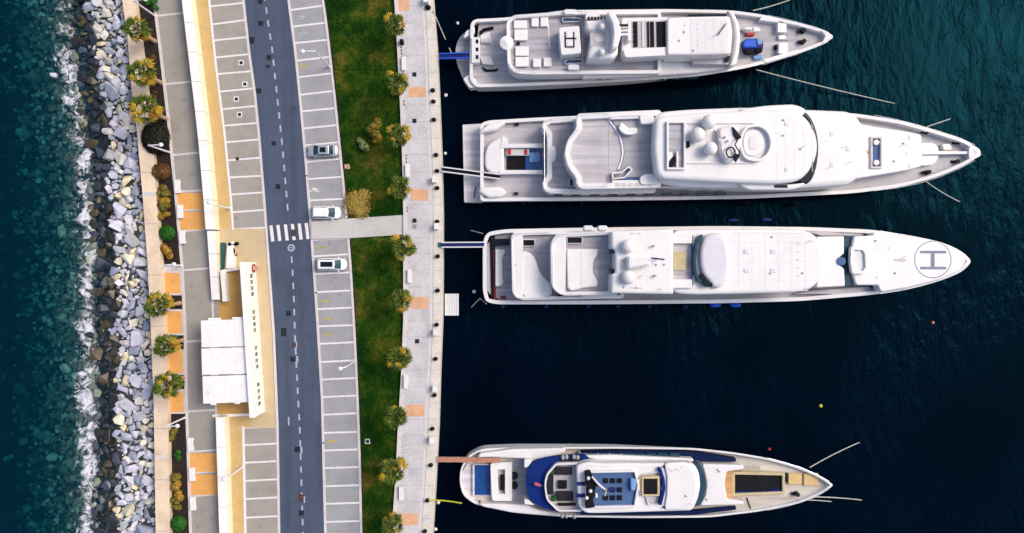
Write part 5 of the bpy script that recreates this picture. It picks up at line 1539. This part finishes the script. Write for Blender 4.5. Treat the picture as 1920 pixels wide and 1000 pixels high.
crown_slab('quarter_bulwark', '898,944 960,946 985,946 1010,956 1050,962 1055,969 960,961 905,950', .1, 1.8, M['white'], yd, 5, .2)
# blue overhanging deck
zB = 3.6
prism('blue_deck', '985,905,20 989,878 1002,864 1040,856 1105,852 1105,962 1048,961 1010,950 990,935', 2.9, zB, M['deck_blue'], yd, r=14, bev=.05)
prism('corner_cap', '983,862 1000,862 990,876 983,878', 1.0, zB - .2, M['white'], yd, r=3); prism('corner_cap', '983,936 992,938 1002,948 983,946', 1.0, zB - .2, M['white'], yd, r=3)
fl = empty('ensign', W(1012, 910, zB), 'faded red ensign on a short staff over the blue deck', 'flag')
MB().tube([W(1018, 911, zB), W(1011, 909.5, zB + 1.3)], .05).build('staff', M['steel'], fl)
m = MB(); V = []; 
for i in range(5):
    for j in range(2):
        p = W(1002 + i*3, 904 + j*6 + i*.9, zB + .9 + .12*math.sin(i*1.7)); V.append(p)
mk('cloth', V, [(2*i, 2*i+2, 2*i+3, 2*i+1) for i in range(4)], M['pink'], fl, True)
tray('1020,910,10 1024,890,8 1042,869,6 1092,868 1092,960 1046,960,6 1024,938,8', zB - .1, zB + .8, .28, .65, M['white'], M['deck_grey'], yd, 5, 'lounge_coaming', 'lounge_deck')
zl = zB + .15
for (x0,y0,x1,y1,t) in ((1040,876,1073,891,'upper'),(1025,889,1038,928,'left'),(1043,922,1075,940,'lower')):
    s_ = pad(x0, y0, x1, y1, zl, 'dark %s sofa of the octagonal lounge on the lowest yacht' % t, 'darkgrey', .6, 'sofa', 'dark sofas of the octagonal lounge', 'lounge_sofa')
tb = empty('coffee_table', W(1055, 908, zl), 'square black coffee table between the dark lounge sofas', 'table')
prism('table_top', rect(1046.5, 901, 1063, 917), zl + .35, zl + .5, M['black'], tb, bev=.02); prism('leg', rect(1052, 906, 1057, 912), zl + .01, zl + .35, M['darkgrey'], tb, bev=0)
bush(1037, 933, 6, 7, .9, 160, 'bush_green', 'leafy green pot plant beside the dark lounge sofa', 'plant', None, zl, .2, 50, 3, 'pot_plant')
bush(1036, 886, 5, 4, .8, 90, 'bush_green', 'small pot plant at the upper corner of the octagonal lounge', 'plant', None, zl, .16, 51, 3, 'pot_plant')
prism('lounge_bar', rect(1046, 946, 1080, 949), zl, zl + .7, M['black'], yd)
for (x, y) in ((1055,858),(1062,857),(1076,857),(1083,858),(1054,967),(1062,967),(1077,968)):
    c = W(x, y, zB + .1); MB().ball((c.x, c.y, zB + .15), .30, .42, .30, 10, 6).build('fender', M['bay_e'], yd, True)
prism('fender_rack', rect(1048, 861, 1092, 865), zB - .4, zB + .1, M['black'], yd, bev=.02)
# side decks
prism('side_deck', '1090,849 1200,846 1300,848 1380,860 1380,866 1300,864 1090,866', .3, 2.2, M['deck_navy'], yd, bev=0)
prism('side_deck', '1090,956 1300,958 1380,950 1380,956 1300,966 1090,966', .3, 1.6, M['deck_navy'], yd, bev=0)
# main superstructure
zS = 5.4
crown_slab('deckhouse', '1080,872 1100,866,8 1130,868 1300,868 1310,885 1313,910 1308,935 1298,957 1130,962 1098,962 1084,950', .3, zS, M['white'], yd, 8, .25)
crown_slab('upper_side', '1086,854 1150,853 1300,860 1300,866 1120,862', .3, 3.4, M['white'], yd, 3, .15)
sub(yd, 'flybridge_deck', '1098,884 1192,882 1199,910 1192,952 1098,954', zS, .45, 'deck_steel', 4, 'white', .3)
zy = zS + .1
for (x0, y0, x1, y1) in ((1081,904,1098,911),(1080,926,1098,933)): prism('companionway', rect(x0, y0, x1, y1), zS, zS + .06, M['navy'], yd, bev=0)
m = prism('mast_base', '1097,886 1108,884 1112,900 1118,912 1112,936 1116,952 1098,954 1100,925', zS + .05, zS + 1.1, M['black'], yd, r=3, bev=.1)
prism('mast_panel', '1112,893 1124,908 1120,914 1106,900', zS + 1.1, zS + 1.4, M['black'], yd, r=1)
MB().tube([W(1110, 894, zS + 1.6), W(1122, 908, zS + 2.0), W(1134, 918, zS + 1.4)], .15, 6).build('mast_spar', M['white2'], yd)
MB().tube([W(1137, 917, zS + 1.2), W(1134, 930, zS + .9)], .12, 6).build('mast_spar', M['sand'], yd)
for (x, y) in ((1103,897),(1107,921),(1100,934)): dome('sat_dome', x, y, 3.6, zS + 1.1, M['white2'], yd, 1, .2)
prism('locker', rect(1116, 926, 1121, 934), zy, zy + .5, M['white'], yd, r=1)
for yy_ in (902, 919, 934):
    for x in (1136, 1149, 1162):
        if (x, yy_) == (1136, 919): continue
        prism('deck_hatch', rect(x-4.5, yy_-4.5, x+4.5, yy_+4.5), zy, zy + .12, M['black'], yd, bev=.02)
prism('hatch_panel', '1130,918 1152,914 1158,918 1136,923', zy, zy + .13, M['navy'], yd, bev=.02)
prism('helm_seat', '1182,897 1192,899 1194,910 1190,922 1183,920', zy, zy + .6, M['lightblue'], yd, r=3, bev=.1)
sub(yd, 'spa_deck', '1195,905 1205,890 1236,884 1242,905 1238,945 1215,948 1212,932 1200,926', zS, .4, 'deck_grey', 4, 'white', .09)
prism('spa_surround', rect(1203, 893, 1237, 931), zS + .05, zS + .55, M['sand'], yd, r=2); prism('spa_pool', rect(1207, 898, 1233, 927), zS + .5, zS + .6, M['black'], yd, r=1, bev=.02)
prism('spa_step', '1193,902 1200,894 1203,898 1203,922 1196,918', zS + .05, zS + .3, M['tan'], yd, r=2)
prism('windbreak', '1234,878 1240,878 1247,900 1248,918 1241,948 1235,948 1241,918 1240,900', zS, zS + .7, M['deck_blue'], yd, r=3)
for y in (876, 952): disc('antenna_base', 1246, y, 2, zS, zS + .4, M['black'], yd, 8)
crown_slab('wheelhouse_roof', '1244,868 1288,866 1302,886 1307,910 1302,938 1290,956 1244,956 1249,930 1250,895', zS - .5, zS + .3, M['white'], yd, 8, .2)
prism('windscreen', '1290,868 1312,868 1321,890 1324,912 1320,934 1312,950 1294,950 1306,934 1309,910 1305,886', 3.4, 4.4, M['glass_teal'], yd, r=8)
crown_slab('forward_roof', '1316,870 1394,872 1394,880 1362,884 1358,906 1363,936 1394,940 1394,946 1312,948 1322,930 1325,910 1322,890', .2, 3.0, M['white'], yd, 4, .15)
prism('curved_bench', '1362,876 1394,875 1394,882 1378,884 1374,886 1374,930 1378,938 1394,938 1394,942 1364,940 1358,924 1357,892', .3, 2.2, M['teak_warm'], yd, r=5, bev=.08)
tray('1373,885 1472,887 1472,927 1373,931', .2, 2.0, .42, .35, M['sand'], M['black'], yd, 2, 'tender_well_coaming', 'tender_well')
prism('tender_well_cover', '1380,921 1430,922 1467,916 1467,922 1440,926 1380,927', 1.5, 1.72, M['deck_blue'], yd, bev=0)
gs = 'tan sun pads on the bow of the lowest yacht'
pad(1478, 888, 1504, 909, 1.5, 'tan sun pad with back roll on the bow, the one nearer the dark well', 'tan', .4, group=gs); pad(1507, 888, 1535, 911, 1.55, 'tan sun pad nearest the bow tip of the lowest yacht', 'tan', .4, group=gs)
prism('back_roll', rect(1474, 888, 1478, 905), 1.3, 1.9, M['darkgrey'], yd, r=1)
winch(1492, 925, 1.45, '', yd)
line_box('deck_hose', (1401,934), (1408,955), .09, 1.0, 1.35, M['black'], yd)
rail(yd, [(1440,859),(1470,867),(1500,876),(1530,889),(1555,903)], 2.1, .7); rail(yd, [(1440,957),(1470,951),(1500,943),(1530,932),(1555,917)], 2.1, .7)
windows(yd, [(1100 + k*22, 855 - k*.05) for k in range(9)], 1.6, 2.8, (0, .3), 'glass_teal', .08)

# guard rails, aerials and small roof gear that all four ships carry
def rail_round(parent, s, z, h=.55):
    Q = outline(s, z, 6).curve(3); m = MB()
    Q = [Vector((q.x, q.y, z + h)) for q in dedupe(zset(Q, z))]
    m.tube(Q + [Q[0]], .035, 5)
    for q in Q[::2]: m.tube([(q.x, q.y, z - .05), (q.x, q.y, z + h)], .025, 4)
    m.build('guard_rail', M['steel'], parent)
rail_round(ya, '952,42 964,31 1060,24 1092,24 1092,136 1000,137 967,135 954,120', 4.4)
rail_round(yb, '1084,224 1087,216 1140,214 1140,350 1092,352 1084,344 1084,332 1068,311 1062,290 1067,265 1085,242', 7.2)
rail_round(yb, '1020,240 1021,231 1032,225 1075,222 1075,360 1032,360 1021,354', 4.3)
rail_round(yc, '1036,456 1045,441 1150,437 1150,550 1054,552 1038,538', 6.5)
rail_round(yc, '961,448 965,439 1030,437 1030,558 976,560 965,550', 3.9)
rg = random.Random(77)
for (par, x0, y0, x1, y1, zz, n_) in ((ya,1254,40,1292,98,7.2,3),(ya,1300,40,1362,96,7.23,2),(yb,1460,215,1515,335,9.6,4),(yb,1550,235,1605,330,7.6,3),(yc,1160,440,1252,545,9.2,8),(yc,1380,440,1520,545,8.0,4),(yd,1255,872,1298,950,5.7,5),(yd,1326,876,1354,940,3.0,4),(yb,1665,250,1715,312,4.4,4),(yc,1640,450,1700,530,4.6,5)):
    for k in range(n_):
        x, y = rg.uniform(x0, x1), rg.uniform(y0, y1); t = rg.random()
        if t < .45: prism('vent', rect(x-1.6, y-1.6, x+1.6, y+1.6), zz - .1, zz + .25, M['white3'], par, r=.8, bev=.04)
        elif t < .7: prism('roof_light', rect(x-1, y-1, x+1, y+1), zz - .05, zz + .12, M['white3'], par, bev=0)
        else:
            c = W(x, y, zz); MB().tube([(c.x, c.y, zz - .05), (c.x, c.y, zz + 1.6)], [.05, .02], 5).build('whip_aerial', M['white2'], par)
# ============================================================ GANGWAYS, ROPES, QUAY FURNITURE
def gangway(a, b, za_, zb_, width, label, rail_mat, floor_mat, foot=None):
    A, Bq = W(*a, za_), W(*b, zb_)
    root = empty('gangway', A, label, 'gangway', 'boarding gangways')
    d = (Bq - A); h = Vector((d.x, d.y, 0)).normalized(); n = Vector((-h.y, h.x, 0)) * width / 2; u = Vector((0, 0, .12))
    def bar(name, off0, off1, zz0, zz1, mt):
        V = [A + off0 + zz0, Bq + off0 + zz0, Bq + off1 + zz0, A + off1 + zz0, A + off0 + zz1, Bq + off0 + zz1, Bq + off1 + zz1, A + off1 + zz1]
        mk(name, V, [(3,2,1,0), (4,5,6,7), (0,1,5,4), (1,2,6,5), (2,3,7,6), (3,0,4,7)], M[mt], root)
    bar('floor', -n, n, Vector((0,0,0)), u, floor_mat)
    bar('side_rail', -n - n.normalized()*.18, -n*1.001, Vector((0,0,0)), u*3, rail_mat); bar('side_rail', n*1.001, n + n.normalized()*.18, Vector((0,0,0)), u*3, rail_mat)
    if foot:
        MB().box(A.x - .6, A.y - width*.7, .51, A.x + .5, A.y + width*.7, .56).build('foot_plate', M[foot], root)
    return root
gangway((824,106.5), (880,105), .56, 1.2, .55, 'bright blue gangway from quay to the uppermost yacht', 'blue', 'navy')
gangway((829,318), (938,332), .56, 1.6, .50, 'long white gangway with dark floor to the largest yacht', 'white', 'black')
gangway((828,459.5), (908,459), .56, 1.5, .55, 'white railed gangway with blue floor to the helipad yacht', 'white', 'navy', 'green_paint')
gangway((820,861), (938,862), .56, 1.4, .40, 'varnished wooden gangway to the lowest yacht', 'copper', 'copper')

def rope(a, b, za_, zb_, label, r=.08, mat='rope', sag=.4):
    A, Bq = W(*a, za_), W(*b, zb_); pts = []
    for i in range(9):
        t = i / 8; p = A.lerp(Bq, t); p.z -= (sag if zb_ > WZ + .3 else .10 * (za_ - zb_)) * 4 * t * (1 - t)
        pts.append(p)
    return tag(MB().tube(pts, r, 6).build('mooring_line', M[mat], None), label, 'mooring line', 'mooring lines')
rope((1412,20), (1482,0), 2.2, WZ - .1, 'upper bow mooring line of the uppermost yacht', .08)
rope((1418,131), (1680,195), 1.5, WZ - .1, 'long lower bow mooring line of the uppermost yacht', .09)
rope((1738,238), (1782,223), 2.8, WZ - .1, 'short upper bow mooring line of the largest yacht', .08)
rope((1736,340), (1800,379), 2.5, WZ - .1, 'short lower bow mooring line of the largest yacht', .08)
rope((1518,877), (1613,829), 1.6, WZ - .1, 'upper bow mooring line of the lowest yacht', .085)
rope((1525,932), (1617,938), 1.6, WZ - .1, 'lower bow mooring line of the lowest yacht', .085)
rope((1500,938), (1560,941), 1.2, WZ - .1, 'short spring line just under the lowest yacht bow', .08)
rope((803,938), (866,944), .8, .6, 'yellow stern line from quay bollard to the lowest yacht', .12, 'yellow')
rope((812,20), (836,76), .8, WZ - .1, 'pale stern line from the top bollard down into the water', .08)
rope((842,90), (850,105), -1.0, .2, 'short pale rope beside the blue gangway', .09)
rope((905,438), (882,432), .8, WZ - .1, 'upper stern line of the helipad yacht', .08)
rope((900,560), (883,577), .6, WZ - .1, 'lower stern line of the helipad yacht', .08)
rope((912,570), (900,560), .9, WZ + .2, 'short stern spring of the helipad yacht', .08)
MB().tube([W(893,350,-.5), W(890,360,-.5), W(889,372,-.5)], .07, 6).build('cable', M['black'], yb)

def bollard(px, py, label, big=1.0):
    c = W(px, py, .5)
    root = empty('bollard', c, label, 'bollard', 'black mooring bollards on the quay edge')
    k = big
    MB().cyl((c.x, c.y), .34*k, .505, .56, 12).build('base', M['cover'], root)
    MB().cyl((c.x, c.y), .22*k, .56, .85, 12, .17*k).build('shaft', M['black'], root)
    MB().ball((c.x - .05, c.y, .9), .34*k, .28*k, .13, 12, 6).build('head', M['black'], root, True)
    return root
for i, (x, y) in enumerate(((803,15),(812,170),(813,191),(814,225),(818,291),(820,321),(820,353),(820,416),(821,481),(821,545),(819,609),(817,673),(815,741),(811,804),(808,872),(802,938),(797,996))):
    bollard(x, y, '%s black mooring bollard from the top along the quay edge' % ORD[i], 1.25 if i in (0,) else 1.0)
def pedestal(px, py, label):
    c = W(px, py, .5)
    root = empty('power_pedestal', c, label, 'power pedestal', 'white power pedestals on the quay')
    MB().box(c.x - .32, c.y - .42, .505, c.x + .32, c.y + .42, 1.5).build('cabinet', M['cushion'], root)
    MB().box(c.x - .38, c.y - .48, 1.502, c.x + .38, c.y + .48, 1.58).build('lid', M['white'], root)
    MB().box(c.x + .322, c.y - .25, .8, c.x + .35, c.y + .25, 1.3).build('socket_panel', M['bay_dark'], root)
for (x, y, t) in ((800,3,'at the very top of the quay'),(816,338,'just below the long white gangway'),(820,425,'level with the concrete path'),(818,622,'below the floating pontoon'),(817,727,'above the lower terracotta panel'),(811,823,'just above the varnished gangway')):
    pedestal(x, y, 'white power pedestal on the quay edge ' + t)
tag(prism('litter_bin', rect(749, 73, 756, 82), .45, 1.3, M['black'], None, r=2), 'black litter bin beside the topmost promenade palm', 'litter bin')
pn = empty('floating_pontoon', W(847, 571, WZ), 'small white floating pontoon moored beside the quay wall', 'pontoon')
prism('float', rect(834.5, 552, 859.5, 591), WZ - .3, WZ + .35, M['bay_e'], pn, bev=.03)
for k in range(6): prism('plank', rect(834 + k*4.4, 551, 838 + k*4.4, 592), WZ + .352, WZ + .45, M['white2'], pn, bev=.015)
def buoy(px, py, mat, label, r=.3):
    c = W(px, py, WZ); root = empty('mooring_buoy', c, label, 'buoy', 'small mooring buoys')
    MB().ball((c.x, c.y, WZ + r*.3), r, r, r, 12, 8).build('float', M[mat], root, True)
    MB().tube([(c.x, c.y, WZ + r*1.2), (c.x, c.y, WZ + r*1.6)], .04).build('eye', M['steel'], root)
buoy(1538, 761, 'ybuoy', 'yellow mooring buoy on open water above the lowest yacht'); buoy(1748, 605, 'orange', 'pale orange mooring buoy below the helipad yacht bow', .26); buoy(1442, 842, 'red', 'red mooring buoy beside the bow of the lowest yacht', .25)
buoy(858, 44, 'white', 'white buoy behind the stern of the uppermost yacht', .25); buoy(836, 179, 'white', 'white buoy below the stern of the uppermost yacht', .3); buoy(835, 288, 'white', 'white buoy behind the stern of the largest yacht', .25)
buoy(889, 547, 'white', 'white buoy at the lower stern of the helipad yacht', .3); buoy(822, 942, 'white', 'white buoy under the yellow stern line', .3); buoy(817, 992, 'white', 'white buoy at the bottom of the quay wall', .28)
